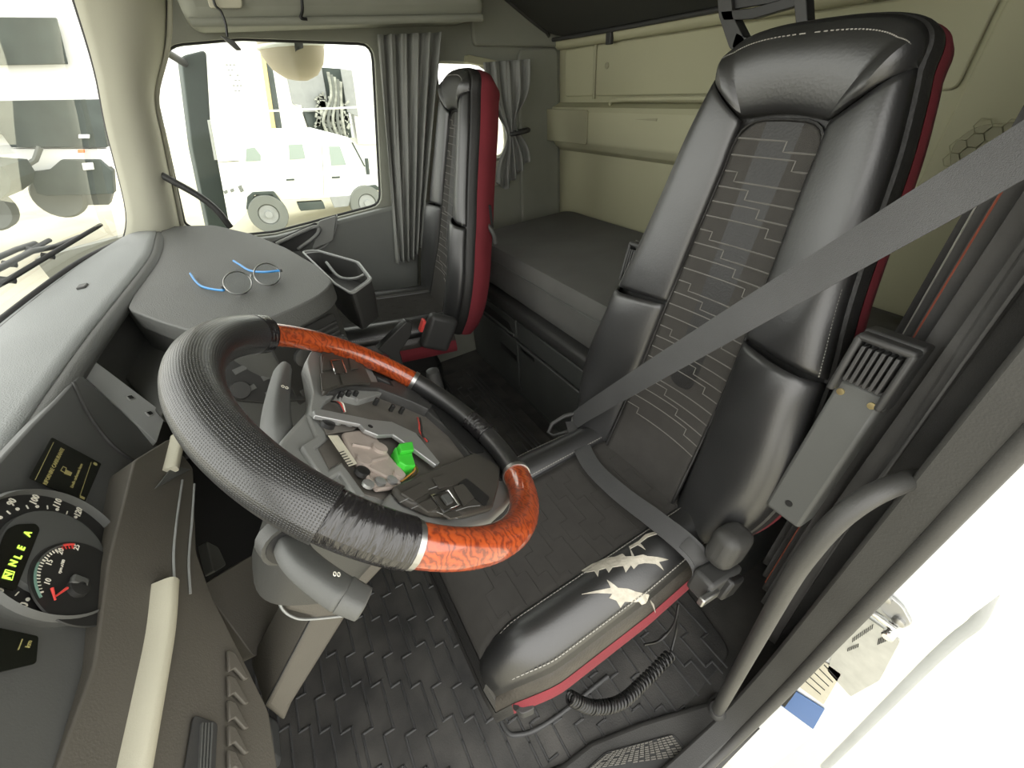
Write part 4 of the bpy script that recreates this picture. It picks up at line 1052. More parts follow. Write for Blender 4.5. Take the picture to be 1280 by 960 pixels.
text('display_text', 'km', CL(36, 805, .0055), cr, cu_, .006, 'print_amber', dp2)
# ---- lower fascia (brownish) and knee covers
f0 = PX(200, 700, -.30); fnn = unit(A(1, -.12, .42))
def FP(px, py, d=0): return PP(px, py, f0+fnn*d, fnn)
lf = prism('lower_fascia', round_loop([FP(*p) for p in [(168, 575), (212, 548), (242, 585), (246, 690), (264, 742), (300, 815), (336, 888), (352, 990), (60, 990), (118, 830), (136, 700)]], .008), -fnn*.05, 'fascia', db, bevel=.008, seg=3)
for path in ([(228, 600), (221, 650), (217, 690), (218, 726)], [(243, 605), (240, 650), (236, 700), (238, 742)]):
    tube('fascia_edge', smooth_curve([FP(*p, .002) for p in path], 6), .0018, 'switch_grey', lf, n=6)
tube('cream_bar', smooth_curve([FP(*p, .004) for p in [(204, 730), (198, 790), (185, 860), (160, 985)]], 5), .017, 'cream_trim', db, n=14, sq=(1.0, .6))
tube('cream_bar', [FP(223, 545, .006), FP(213, 588, .006)], .011, 'cream_trim', db, n=14, sq=(1.0, .6))
prism('shadow_wedge', [FP(*p, .003) for p in [(192, 612), (214, 584), (236, 588)]], fnn*.004, 'plastic_grey', lf, bevel=.001)  # triangular shadow at the short cream bar, modelled as a grey wedge
for k in range(5): prism('rib', [FP(*p, .003) for p in [(282, 815+k*31), (291, 818+k*31), (308, 850+k*31), (303, 852+k*31), (290, 838+k*31), (283, 842+k*31)]], fnn*.005, 'fascia', lf, bevel=.0015)
vs = prism('side_vent', round_loop([FP(*p, .002) for p in [(240, 895), (270, 905), (266, 985), (225, 985)]], .005), fnn*.003, 'plastic_dark', lf, bevel=.001)
for k in range(4): prism('vent_fin', [FP(*p, .005) for p in [(250+k*4, 905), (252+k*4, 905), (248+k*4, 980), (246+k*4, 980)]], fnn*.003, 'plastic_grey', vs, bevel=0)
# knee cover below the column
k0 = PX(300, 760, -.27); kn = unit(A(.8, -.35, .45))
kc = prism('knee_cover', round_loop([PP(*p, k0, kn) for p in [(252, 732), (268, 722), (322, 690), (345, 700), (352, 768), (385, 772), (318, 822)]], .008), -kn*.05, 'fascia', db, bevel=.008, seg=3)
lathe('screw', [(.006, 0), (.006, .003), (.002, .003)], PP(325, 719, k0+kn*.001, kn), kn, 'steel', kc, n=12)
r0 = PX(290, 660, -.34); rn = unit(A(1, -.2, .3))
prism('knee_recess', [PP(*p, r0, rn) for p in [(240, 570), (330, 560), (350, 680), (330, 780), (300, 830), (240, 740)]], -rn*.02, 'plastic_black', db, bevel=.002)
q0 = PX(280, 690, -.33)
prism('recess_lever', round_loop([PP(*p, q0, rn) for p in [(246, 682), (262, 690), (272, 712), (256, 722)]], .006), rn*.02, 'plastic_grey', db, bevel=.004)
# cup holder tray at the passenger end
cu0 = root('cup_holder', 'dark tray with silver lips at the passenger end of the dashboard', 'cup holder', PY(425, 350, 1.62))
ch_ = round_loop([PZ(*p, .93) for p in [(378, 315), (395, 313), (448, 328), (465, 350), (440, 368), (420, 356)]], .02)
cc0 = np.mean(ch_, axis=0); nch = len(ch_)
rings = [[cc0+(p-cc0)*.90+A(0, 0, -.13) for p in ch_], [cc0+(p-cc0)*1.0+A(0, 0, -.05) for p in ch_], ch_, [cc0+(p-cc0)*.90 for p in ch_], [cc0+(p-cc0)*.82+A(0, 0, -.07) for p in ch_]]
V = [p for rg in rings for p in rg]; Fs = [(j*nch+i, j*nch+(i+1) % nch, (j+1)*nch+(i+1) % nch, (j+1)*nch+i) for j in range(4) for i in range(nch)]+[tuple(range(nch)), tuple(range(4*nch, 5*nch))]
M('tray_body', V, Fs, 'plastic_dark', cu0, angle=40)
tube('tray_lip', [p+A(0, 0, .001) for p in ch_], .004, 'switch_grey', cu0, closed=True, n=8)
tube('cup_divider', smooth_curve([PZ(408, 328, .925), PZ(424, 346, .90), PZ(444, 348, .90), PZ(458, 342, .925)], 5), .005, 'switch_grey', cu0, n=8)
# dark lever panel between dashboard and passenger seat, and the floor behind
fl_ = [PY(*p, 1.15) for p in [(472, 437), (508, 402), (516, 404), (514, 420), (500, 440), (488, 447)]]
pn = tag(prism('console_flap', fl_[:5]+[fl_[4]*A(1, 1, 0)+A(0, 0, .012), fl_[5]*A(1, 1, 0)+A(0, 0, .012), fl_[5]], (.0, .03, 0), 'plastic_black', bevel=.003), 'black upright flap between the wheel and the passenger seat', 'console flap')
gb = PY(542, 470, 1.05)
gl_ = tag(lathe('lever_boot', [(.07, .012)]+[q for k in range(14) for q in ((.062-.002*k, .012+k*.04), (.052-.002*k, .032+k*.04))]+[(.022, gb[2]), (.02, gb[2]+.02), (.004, gb[2]+.025)], gb*A(1, 1, 0), (0, 0, 1), 'plastic_dark', n=20), 'dark ribbed lever boot standing behind the steering wheel rim', 'lever boot')

# ================================================================== STEERING WHEEL
WC = A(.039, .443, 1.045); wa = .753; wn = A(math.sin(wa), 0, math.cos(wa)); WRAD = .215
wx = A(math.cos(wa), 0, -math.sin(wa))          # towards the driver, in the wheel plane
wy = A(0, 1, 0)
def WP(px, py, d=0): return PP(px, py, WC+wn*d, wn)
def wang(px, py): q = WP(px, py)-WC; return math.degrees(math.atan2(q@wy, q@wx))
def wpt(r, ang, d=0): a = math.radians(ang); return WC+(wx*math.cos(a)+wy*math.sin(a))*r+wn*d
sw_ = root('steering_wheel', 'steering wheel with black leather cover, burl wood segments and bare hub', 'steering wheel', WC-wn*.05)
aA, aT, aB, aC, aD = wang(512, 685), wang(412, 640), wang(642, 592), wang(522, 468), wang(330, 418)
def seg(name, a0, a1, r, m, k=48, uv=True, bulge=0, n=20):
    path = [wpt(WRAD, lerp(a0, a1, i/k)) for i in range(k+1)]
    rs = [r+bulge*min(1, i/4, (k-i)/4) for i in range(k+1)]
    V = []; Fs = []; U = []
    for i in range(k+1):
        a = math.radians(lerp(a0, a1, i/k)); rad = wx*math.cos(a)+wy*math.sin(a)
        for j in range(n+1):
            b = 2*math.pi*j/n; V.append(WC+rad*(WRAD+rs[i]*math.cos(b))+wn*rs[i]*math.sin(b)); U.append((i/k*abs(a1-a0)/360*3.0, j/n))
    for i in range(k):
        for j in range(n): Fs.append((i*(n+1)+j, i*(n+1)+j+1, (i+1)*(n+1)+j+1, (i+1)*(n+1)+j))
    Fs += [tuple(range(n)), tuple(range(k*(n+1), k*(n+1)+n))]
    return M(name, V, Fs, m, sw_, uvs=U, angle=60)
def norm_after(a, b):      # b shifted so that it comes after a going down in angle
    while b > a: b -= 360
    return b
# going from the near wood ring round the left side to the far wood
b1 = norm_after(aA, aT); b2 = norm_after(b1, aD); b3 = norm_after(b2, aC); b4 = norm_after(b3, aB); b5 = aA-360
WANG = (aA, b1, b2, b3, b4, b5)
seg('tape_wrap', aA, b1, .0235, 'tape', 20)
seg('leather_cover', b1, b2+3, .0255, 'leather_perf', 90, n=28)
seg('tape_wrap', b2+5, b2, .0262, 'tape', 8)
seg('wood_rim', b2, b3, .0165, 'wood', 40)
seg('leather_rim', b3, b4, .0165, 'leather', 40)
seg('wood_rim', b4, b5, .0205, 'wood', 50, n=28)
for a in (b3, b4, b5+.6): seg('metal_ring', a+1.0, a-1.0, .0222 if a != b3 else .018, 'steel', 3)
seg('tape_wrap', lerp(b3, b4, .45), lerp(b3, b4, .62), .0185, 'tape', 12)
# spokes and hub shell
hubo = [WP(*p, -.030) for p in [(345, 566), (352, 548), (388, 508), (410, 492), (440, 484), (480, 490), (530, 508), (562, 535), (592, 572), (600, 590), (560, 615), (480, 642), (436, 624), (400, 606), (364, 584)]]
prism('hub_shell', round_loop(hubo, .008), -wn*.045, 'plastic_light', sw_, bevel=.006, seg=3)
def WL(pts, d): return [WP(*p, d) for p in pts]
# upper spoke (light outer limb + pad of keys)
prism('upper_spoke', round_loop(WL([(384, 452), (388, 440), (400, 432), (420, 428), (452, 432), (462, 450), (478, 492), (450, 500), (420, 492), (408, 500), (396, 520), (388, 512), (392, 490)], -.018), .006), -wn*.022, 'plastic_light', sw_, bevel=.005, seg=3)
kp = prism('upper_key_pad', round_loop(WL([(399, 448), (404, 440), (424, 436), (440, 440), (450, 456), (462, 484), (440, 484), (420, 488), (402, 496)], -.016), .005), wn*.008, 'key_brown', sw_, bevel=.003)
for q in ([(404, 446), (416, 441), (420, 462), (402, 464)], [(400, 468), (420, 466), (424, 482), (402, 490)], [(434, 442), (440, 445), (448, 461), (438, 463)], [(424, 468), (452, 466), (458, 480), (428, 482)]):
    prism('key', round_loop(WL(q, -.0075), .002), wn*.0022, 'key_brown', kp, bevel=.001)
tube('key_ring', WL([(413, 451), (427, 450), (433, 466), (419, 468)], -.004), .0014, 'chrome', kp, closed=True, n=5)
# far spokes
prism('far_spoke', round_loop(WL([(440, 428), (470, 440), (520, 470), (560, 500), (600, 540), (640, 590), (628, 600), (600, 585), (565, 540), (530, 510), (490, 480), (470, 470), (452, 440)], -.018), .008), -wn*.02, 'plastic_dark', sw_, bevel=.004)
prism('spoke_window', round_loop(WL([(535, 502), (548, 500), (584, 536), (606, 566), (590, 568), (560, 538)], -.0175), .006), wn*.002, 'plastic_black', sw_, bevel=.001)
fk = prism('far_key', round_loop(WL([(487, 478), (498, 474), (520, 488), (532, 508), (512, 504), (494, 496)], -.0175), .005), wn*.004, 'plastic_dark', sw_, bevel=.002)
prism('spoke_window', round_loop(WL([(456, 444), (500, 468), (510, 476), (484, 474), (468, 470)], -.0175), .004), wn*.001, 'plastic_black', sw_, bevel=.0005)
# lower spoke with key pad
prism('lower_spoke', round_loop(WL([(470, 640), (486, 615), (590, 568), (618, 582), (640, 598), (640, 625), (612, 650), (560, 668), (520, 664), (490, 655)], -.022), .008), -wn*.025, 'plastic_light', sw_, bevel=.005, seg=3)
lk = prism('lower_key_pad', round_loop(WL([(486, 616), (589, 571), (622, 589), (620, 612), (612, 640), (577, 650), (536, 648), (500, 632)], -.020), .006), wn*.010, 'key_brown', sw_, bevel=.003)
for q in ([(500, 618), (528, 604), (536, 616), (516, 628)], [(540, 599), (556, 594), (566, 608), (548, 612)], [(520, 632), (538, 624), (546, 636), (534, 642)], [(552, 644), (568, 640), (578, 646), (562, 650)], [(566, 610), (578, 606), (592, 624), (578, 634)]):
    prism('key', round_loop(WL(q, -.0095), .002), wn*.0025, 'key_brown', lk, bevel=.001)
for q in ([(500, 628), (530, 614), (552, 606)], [(514, 636), (536, 626), (542, 622)], [(566, 640), (584, 634), (600, 632)], [(546, 640), (560, 645), (572, 648)]): tube('key_line', smooth_curve(WL(q, -.0085), 4), .0005, 'switch_grey', lk, n=4)
tube('key_ring', WL([(538, 620), (560, 613), (574, 632), (555, 640)], -.006), .0016, 'chrome', lk, closed=True, n=5)
prism('thumb_wheel', WL([(550, 622), (558, 619), (565, 630), (558, 633)], -.008), wn*.004, 'plastic_grey', lk, bevel=.001)
prism('pocket', round_loop(WL([(572, 606), (582, 598), (612, 622), (606, 634)], -.0095), .004), wn*.001, 'plastic_black', lk, bevel=0)
# stepped bracket on the left of the open hub
def bar(name, pts, d, w, h, m, parent, closed=False):
    P = WL(pts, d); v = []; f = []; k = len(P)
    return M(name, *s_tube(P, w, 4, closed=closed, up=tuple(wn)), m, parent, smooth=False)
prism('stepped_bracket', WL([(386, 518), (398, 516), (410, 548), (394, 560), (411, 588), (427, 577), (457, 618), (447, 622), (425, 590), (407, 601), (377, 557), (396, 545)], -.024), -wn*.02, 'plastic_light', sw_, bevel=.002)
prism('hub_side', WL([(352, 552), (384, 520), (396, 546), (378, 558), (404, 600), (424, 592), (446, 622), (432, 622), (380, 592)], -.032), -wn*.02, 'plastic_light', sw_, bevel=.003)
prism('inner_tray', WL([(396, 508), (420, 492), (470, 490), (532, 512), (576, 560), (588, 574), (480, 625), (455, 618), (426, 577), (412, 586), (398, 560), (411, 548)], -.0285), -wn*.004, 'alloy_dark', sw_, bevel=.001)
# cast base with ribs
cst = prism('cast_plate', round_loop(WL([(424, 546), (448, 542), (468, 552), (484, 575), (505, 598), (500, 606), (486, 616), (468, 618), (446, 590), (434, 572)], -.028), .006), wn*.008, 'cast_alloy', sw_, bevel=.004, seg=3)
for a, b in (((452, 580), (484, 572)), ((452, 582), (500, 605)), ((440, 556), (462, 560)), ((470, 612), (500, 608)), ((455, 590), (470, 610))):
    tube('cast_rib', WL([a, b], -.019), .0025, 'cast_alloy', cst, n=6)
for q, r_ in (((473, 563), .011), ((453, 579), .010), ((497, 596), .008)): lathe('cast_boss', [(r_, 0), (r_*.9, .006), (r_*.5, .006)], WP(*q, -.022), wn, 'cast_alloy', cst, n=16)
# silver sheet bracket across the top
prism('sheet_bracket', WL([(392, 513), (400, 511), (454, 522), (462, 524), (490, 527), (520, 541), (550, 578), (545, 581), (518, 561), (492, 543), (473, 544), (456, 537), (450, 530), (394, 519)], -.012), -wn*.006, 'silver', sw_, bevel=.001)
prism('bracket_leaf', WL([(398, 526), (410, 524), (450, 532), (440, 540), (420, 542), (408, 545)], -.024), wn*.003, 'alloy_dark', sw_, bevel=.0008)
lathe('bracket_hole', [(.0035, 0), (.0035, .0006)], WP(463, 533, -.012), wn, 'plastic_black', sw_, n=12)
for q in ((420, 528), (474, 604), (529, 567), (435, 530), (489, 602), (459, 607)): lathe('bolt', [(.0065, 0), (.0065, .004), (.003, .005)], WP(*q, -.020), wn, 'silver', sw_, n=12)
for q in ((409, 532), (452, 592), (517, 548)): lathe('rubber_plug', [(.009, 0), (.008, .005), (.004, .006)], WP(*q, -.021), wn, 'plastic_black', sw_, n=14)
lb = prism('paper_label', WL([(410, 545), (422, 545), (446, 580), (436, 583)], -.018), wn*.001, 'paper', sw_, bevel=0)
bb_ = MB()
for k in range(6):
    a, b = WP(424+k*2.2, 566+k*3.0, -.0165), WP(430+k*2.2, 564+k*3.0, -.0165); bb_.add(*s_tube([a, b], .0006, 4))
stuff(bb_.build('label_print', 'ink', lb, smooth=False))
# green connector
gc = prism('green_connector', WL([(494, 559), (514, 555), (516, 569), (520, 582), (508, 582), (499, 577)], -.014), -wn*.016, 'green_plug', sw_, bevel=.0015)
prism('connector_head', WL([(496, 559), (513, 556), (515, 567), (499, 569)], -.0138), wn*.006, 'green_plug', gc, bevel=.001)
tube('wire', smooth_curve([WP(517, 580, -.02), WP(518, 588, -.018), WP(508, 597, -.02), WP(500, 602, -.022)], 5), .0013, 'wire_orange', sw_, n=6)
tube('wire', smooth_curve([WP(520, 582, -.02), WP(522, 590, -.018), WP(512, 598, -.02)], 5), .0011, 'brass', sw_, n=6)
for k, m_ in enumerate(('plastic_black', 'wire_red', 'wire_white')): tube('wire', smooth_curve([WP(414+k*3, 502, -.02), WP(422+k*3, 504, -.014), WP(429+k*1.2, 515, -.02)], 5), .0012, m_, sw_, n=6)
tube('wire', smooth_curve([WP(522, 522, -.02), WP(524, 530, -.015), WP(525, 540, -.018), WP(534, 552, -.02)], 5), .0014, 'wire_red', sw_, n=6)
tube('wire', smooth_curve([WP(525, 522, -.02), WP(527, 534, -.015), WP(528, 544, -.018), WP(536, 552, -.02)], 5), .0014, 'plastic_black', sw_, n=6)
# dark upper wall of the hub with clips
uw = prism('hub_upper_wall', WL([(402, 504), (408, 496), (430, 488), (470, 488), (512, 503), (535, 516), (530, 522), (508, 512), (468, 497), (430, 496), (412, 503)], -.030), wn*.018, 'plastic_dark', sw_, bevel=.002)
for q in ((426, 494), (435, 493), (444, 493), (470, 502), (490, 510), (502, 513)): box('clip', WP(*q, -.016), (.006, .006, .012), 'plastic_black', uw, ax=[wx, wy, wn], bevel=.001)
for q in ((424, 500), (445, 501)): lathe('pin', [(.002, 0), (.0015, .004)], WP(*q, -.020), wn, 'silver', uw, n=8)

# ================================================================== STEERING COLUMN
sc = root('steering_column', 'grey steering column with two control stalks below the wheel', 'steering column', WC-wn*.30)
def shroud(u, v):
    a = 2*math.pi*u; d = lerp(-.078, -.26, v); r_ = lerp(.085, .062, v)
    c, s = math.cos(a), math.sin(a); k = .6
    return WC+wn*d+wx*math.copysign(abs(c)**k, c)*r_*1.05+wy*math.copysign(abs(s)**k, s)*r_
V, Fs = s_grid(shroud, 32, 10, True); Fs += [tuple(range(32)), tuple(range(9*32, 10*32))]
M('shroud', V, Fs, 'column_grey', sc, angle=50)
p0_ = A(0, .40, 0); pnrm = unit(A(.25, -1, .2))
pq = PY(420, 740, .43)
def CP(px, py, d=0): return PP(px, py, pq+pnrm*d, pnrm)
prism('column_post', [CP(*p) for p in [(352, 690), (400, 680), (470, 700), (486, 704), (452, 740), (432, 774), (366, 880), (356, 905), (330, 884), (388, 772), (356, 764)]], -pnrm*.10, 'fascia', sc, bevel=.008, seg=3)
tube('post_edge', smooth_curve([CP(*p, .001) for p in [(345, 735), (352, 760), (368, 772), (388, 774), (430, 770)]], 5), .002, 'switch_grey', sc, n=6)
tube('post_seam', [CP(388, 774, .001), CP(330, 884, .001)], .0015, 'plastic_black', sc, n=6)
box('column_foot', PZ(352, 935, .04)+A(-.06, .03, -.0), (.10, .12, .08), 'plastic_grey', sc, bevel=.02)
def stalk(name, pts, d, r0_, r1_, label=None):
    P = [WP(*p, dd) for p, dd in zip(pts, d)]; P = smooth_curve(P, 5); k = len(P)
    rs = [lerp(r0_, r1_, i/(k-1))*(.85 if i in (0, k-1) else 1) for i in range(k)]
    return tube(name, P, rs, 'plastic_grey', sc, n=16, up=tuple(wn), sq=(1.0, .72))
s1 = stalk('control_stalk', [(352, 560), (346, 545), (345, 515), (349, 485), (354, 460)], [-.075, -.055, -.05, -.05, -.05], .020, .013)
text('stalk_symbol', '00', WP(356, 484, -.034), -wx*.9+wy*.2, wy, .010, 'print_white', s1)
s2 = stalk('control_stalk', [(360, 668), (368, 692), (386, 712), (412, 732), (432, 745)], [-.085, -.075, -.07, -.07, -.07], .014, .0165)
stalk('stalk_tip', [(428, 742), (436, 746), (448, 752), (456, 756)], [-.07]*4, .0165, .0145).parent = s2
text('stalk_symbol', '00', WP(421, 718, -.052), wy*-.2+wx, wy, .007, 'print_white', s2)
tube('stalk_collar', [WP(348, 670, -.085), WP(357, 682, -.081)], .021, 'column_grey', sc, n=18)
tube('stalk_hole', [WP(356, 681, -.0815), WP(358, 684, -.080)], .017, 'plastic_black', sc, n=18)

# ================================================================== EYEGLASSES
eg = root('eyeglasses', 'round silver eyeglasses with blue temples lying on the dashboard pad', 'eyeglasses', PZ(310, 352, ZP+.002))
def lens_at(px, py):
    c = PZ(px, py+9, ZP+.0005); up_ = unit(A(-.28, .30, .85)); rt = unit(A(.75, .45, .0)); rt = unit(rt-(rt@up_)*up_)
    return [c+up_*.026+(rt*math.cos(a)*.030+up_*math.sin(a)*.025) for a in np.linspace(0, 2*math.pi, 28, endpoint=False)]
L1, L2 = lens_at(308, 357), lens_at(344, 346)
for L in (L1, L2):
    rim = tube('rim', L, .0016, 'steel', eg, closed=True, n=6)
    M('lens', L, [tuple(range(len(L)))], 'lens', eg, smooth=False, solid=.001)
c1_, c2_ = np.mean(L1, axis=0), np.mean(L2, axis=0); ax_ = unit(c2_-c1_)
tube('bridge', smooth_curve([c1_+ax_*.030+A(0, 0, .004), (c1_+c2_)/2+A(0, 0, .010), c2_-ax_*.030+A(0, 0, .004)], 5), .0016, 'steel', eg, n=6)
h1 = c1_-ax_*.031; h2 = c2_+ax_*.031
tube('temple', smooth_curve([h1, PZ(278, 363, ZP+.012), PZ(255, 359, ZP+.008), PZ(245, 352, ZP+.008), PZ(238, 342, ZP+.012)], 6), .0028, 'blue_plastic', eg, n=8)
tube('temple', smooth_curve([h2, PZ(330, 340, ZP+.02), PZ(312, 338, ZP+.012), PZ(300, 331, ZP+.012), PZ(292, 326, ZP+.014)], 6), .0028, 'blue_plastic', eg, n=8)
for h in (h1, h2): lathe('hinge', [(.003, -.003), (.003, .003)], h, (0, 0, 1), 'plastic_dark', eg, n=8)

# ================================================================== WIPERS, MIRRORS
wpa, wpb, wpc = A(-.625, 1.29, 1.03), A(-.30, 1.29, 1.94), A(-.50, 2.0, 1.02)
wpn = unit(np.cross(wpb-wpa, wpc-wpa)); wpn = wpn if wpn[0] < 0 else -wpn
def GL(px, py, d=.02): return PP(px, py, wpa+wpn*d, wpn)
def wiper(label, blade, arm, e=0):
    w = root('windscreen_wiper', label, 'wiper', GL(*blade[0]), 'windscreen wipers')
    tube('blade', [GL(*p, .012+e) for p in blade], .006, 'rubber', w, n=6)
    tube('spine', [GL(*p, .024+e) for p in blade[:]], .004, 'plastic_dark', w, n=6)
    tube('arm', [GL(*p, .036+e) for p in arm], .007, 'plastic_dark', w, n=8)
    for p in blade[1:-1]: lathe('claw', [(.008, -.012), (.008, .012)], GL(*p, .02+e), wpn, 'plastic_dark', w, n=8)
wiper('black wiper with long blade nearest the dashboard', [(-20, 366), (10, 350), (60, 320), (126, 281)], [(-30, 350), (40, 314), (70, 308), (100, 296)])
wiper('second black wiper lying above the first on the windscreen', [(-20, 346), (12, 330), (40, 312), (62, 300)], [(-30, 334), (20, 312), (44, 304)], .045)

sm_ = root('side_mirror', 'dark upright exterior mirror housing outside the passenger window', 'mirror', PY(260, 270, 2.42))
prism('housing', round_loop([PY(*p, 2.42) for p in [(226, 70), (258, 62), (263, 150), (288, 286), (262, 290), (240, 185)]], .02), (-.02, .10, 0), 'green_dark', sm_, bevel=.01, seg=3)
prism('housing_edge', [PY(*p, 2.415) for p in [(259, 150), (263, 150), (272, 200), (268, 200)]], (0, .02, 0), 'outdoor_white', sm_, bevel=.001)
tube('mirror_arm', [PY(232, 80, 2.44), PY(200, 60, 2.2)], .014, 'plastic_dark', sm_)
km = root('kerb_mirror', 'round tan kerb mirror hanging above the passenger window', 'mirror', PY(366, 95, 2.36))
kc_ = PY(364, 58, 2.36)
kax = unit(PY(371, 95, 2.36)-kc_+A(0, .02, 0))
lathe('mirror_shell', [(.125, -.03), (.128, .0), (.118, .045), (.09, .085), (.05, .108), (.01, .115)], kc_, kax, 'mirror_tan', km, n=32)
tube('mirror_rim', [kc_+kax*.0+A(.128*math.cos(a), .128*math.sin(a)*.98, -.02*math.cos(a)*0) for a in np.linspace(0, 2*math.pi, 32, endpoint=False)], .008, 'outdoor_white', km, closed=True, n=8)
V = []
for k in range(9):
    u = k/8; r_ = lerp(.134, .05, u**1.6); h_ = lerp(0, .108, u); p = kc_+kax*h_
    for s_ in (-.016, .016): V.append(p+unit(A(.25, -1, 0))*r_*1.01+unit(A(1, .25, 0))*s_+A(-.02, 0, 0))
M('strap', V, [(2*k, 2*k+1, 2*k+3, 2*k+2) for k in range(8)], 'plastic_dark', km, solid=.006, soff=0)
tube('bracket', [kc_+A(-.05, .0, .03), kc_+A(-.05, -.05, .14), kc_+A(-.04, -.20, .20)], .012, 'plastic_dark', km)

# hanging cable and small device at the top of the passenger window
hc = root('hanging_cable', 'black cable with a small dark device hanging at the window top', 'cable', PY(285, 55, 1.86))
tube('lead', smooth_curve([PY(262, -30, 1.86), PY(268, 4, 1.86), PY(276, 14, 1.86), PY(282, 30, 1.86), PY(284, 46, 1.86)], 5), .004, 'cable', hc, n=6)
tube('lead', smooth_curve([PY(374, -30, 1.86), PY(378, 10, 1.86), PY(376, 22, 1.86), PY(384, 24, 1.86)], 5), .005, 'cable', hc, n=6)
prism('device', [PY(*p, 1.86) for p in [(275, 44), (292, 50), (302, 62), (296, 62)]], (0, .04, 0), 'plastic_dark', hc, bevel=.002)
tag(prism('roof_card', round_loop([PY(*p, 1.87) for p in [(258, -6), (302, -4), (303, 10), (262, 10)]], .008), (0, .01, 0), 'cream_trim', bevel=.002), 'pale card tucked at the overhead locker', 'card')

# ================================================================== THE YARD OUTSIDE
YJ = 12.8
jp = root('off_road_van', 'white boxy off-road van parked outside the passenger window', 'van', PY(390, 285, YJ)*A(1, 1, 0)+A(0, 0, -1.4))
def JP(px, py, d=0): return PY(px, py, YJ+d)
def ext(name, pts, depth, m, parent, d=0, bevel=.02): return prism(name, [PY(p[0], p[1], YJ+d) for p in pts], (0, depth, 0), m, parent, bevel=bevel)
ext('body', [(300, 258), (300, 176), (310, 166), (400, 163), (436, 172), (442, 180), (456, 207), (478, 216), (500, 224), (500, 240), (448, 234), (441, 246), (352, 250), (343, 240), (315, 242), (308, 258)], 1.8, 'outdoor_white', jp)
for w_ in ([(308, 186), (318, 184), (326, 194), (326, 201), (307, 202)], [(361, 181), (378, 180), (382, 198), (362, 200)], [(411, 183), (425, 183), (433, 206), (414, 207)]): ext('window', w_, .03, 'vehicle_glass', jp, -.02, bevel=.005)
for c in ((336, 268), (459, 254)):
    cc_ = JP(*c, -.05); r_ = .46
    wh = lathe('wheel', [(r_*.5, .02), (r_*.55, -.04), (r_*.95, -.03), (r_, .05), (r_, .22), (r_*.5, .26)], cc_, (0, 1, 0), 'tyre', jp, n=32)
    lathe('rim', [(r_*.48, .0), (r_*.42, .03), (r_*.2, .0), (r_*.18, -.06), (r_*.05, -.06)], cc_, (0, 1, 0), 'grey_panel', wh, n=20)
ext('wheel_arch', [(308, 262), (309, 246), (316, 240), (342, 239), (352, 252), (347, 252), (340, 244), (318, 244), (313, 262)], .2, 'green_dark', jp, -.03)
ext('wheel_arch', [(440, 248), (448, 233), (470, 231), (480, 240), (466, 236), (450, 238), (443, 248)], .2, 'green_dark', jp, -.03)
ext('side_step', [(372, 254), (404, 252), (407, 261), (376, 264)], .3, 'green_dark', jp, -.02)
ext('side_step', [(412, 246), (440, 244), (436, 258), (418, 260)], .05, 'grey_panel', jp, -.02)
for q in ((363, 225), (420, 222)): ext('door_handle', [(q[0]-5, q[1]-1), (q[0]+5, q[1]-1.5), (q[0]+5, q[1]+.5), (q[0]-5, q[1]+1)], .04, 'green_dark', jp, -.05, bevel=0)
tube('door_seam', [JP(405, 246, -.01), JP(404, 215, -.01), JP(402, 178, -.01)], .008, 'grey_panel', jp, n=4)
tube('front_pillar', [JP(440, 178, -.02), JP(456, 208, -.02)], .02, 'green_dark', jp, n=6)
tube('wing_mirror', [JP(458, 198, -.2), JP(460, 218, -.2)], .05, 'green_dark', jp, n=6)

wt2 = root('white_truck', 'white truck fender and cab corner left of the off-road van', 'truck', PY(287, 290, 10.5)*A(1, 1, 0)+A(0, 0, -1.4))
def T2(name, pts, depth, m, d=0): return prism(name, [PY(p[0], p[1], 10.5+d) for p in pts], (0, depth, 0), m, wt2, bevel=.02)
T2('cab', [(262, 150), (300, 150), (304, 180), (306, 200), (268, 203)], 1.6, 'outdoor_white')
T2('fender', [(267, 226), (300, 223), (308, 240), (307, 268), (292, 282), (276, 282), (272, 245)], 1.2, 'outdoor_white')
T2('frame', [(262, 203), (300, 202), (302, 224), (266, 226)], .8, 'outdoor_white', .1)
for q in ((282, 240), (290, 238), (300, 234), (302, 238)): T2('scuff', [(q[0]-3, q[1]-1), (q[0]+2, q[1]-3), (q[0]+3, q[1]+1), (q[0]-1, q[1]+3)], .01, 'tyre', -.012)

def yard_box(name, label, cat, y, plates, group=None):
    xs = [PY(p[0], p[1], y) for pl_ in plates for p in pl_[1]]
    c = np.mean(xs, axis=0); r_ = root(name, label, cat, (c[0], y, -1.4), group)
    for nm, pts, dep, m, d in plates: prism(nm, [PY(p[0], p[1], y+d) for p in pts], (0, dep, 0), m, r_, bevel=.01)
    return r_
yt = yard_box('service_truck', 'white truck with opened cab showing its engine behind the van', 'truck', 17.0, [
    ('body_panel', [(334, 88), (360, 92), (366, 130), (378, 133), (380, 170), (346, 172)], 1.0, 'outdoor_white', 0),
    ('cab_side', [(436, 60), (478, 60), (480, 180), (448, 180), (440, 130)], 2.0, 'outdoor_white', 0),
    ('chassis', [(340, 172), (470, 172), (475, 225), (345, 225)], 1.0, 'outdoor_white', .3),
    ('grey_door', [(358, 92), (402, 84), (412, 140), (380, 140), (378, 132), (366, 130)], .2, 'grey_panel', -.1),
    ('engine_bay', [(400, 84), (428, 86), (440, 172), (392, 176), (380, 140), (412, 138)], .5, 'green_dark', 0),
    ('grey_flap', [(426, 86), (440, 88), (448, 146), (434, 140)], .1, 'grey_panel', -.2)])
em = MB()
for k in range(70):
    px_, py_ = rng.uniform(392, 436), rng.uniform(128, 170)
    em.add(*s_box(PY(px_, py_, 16.8), (rng.uniform(.05, .2), .15, rng.uniform(.04, .16)), rot_ax((0, 1, 0), rng.uniform(0, 3))))
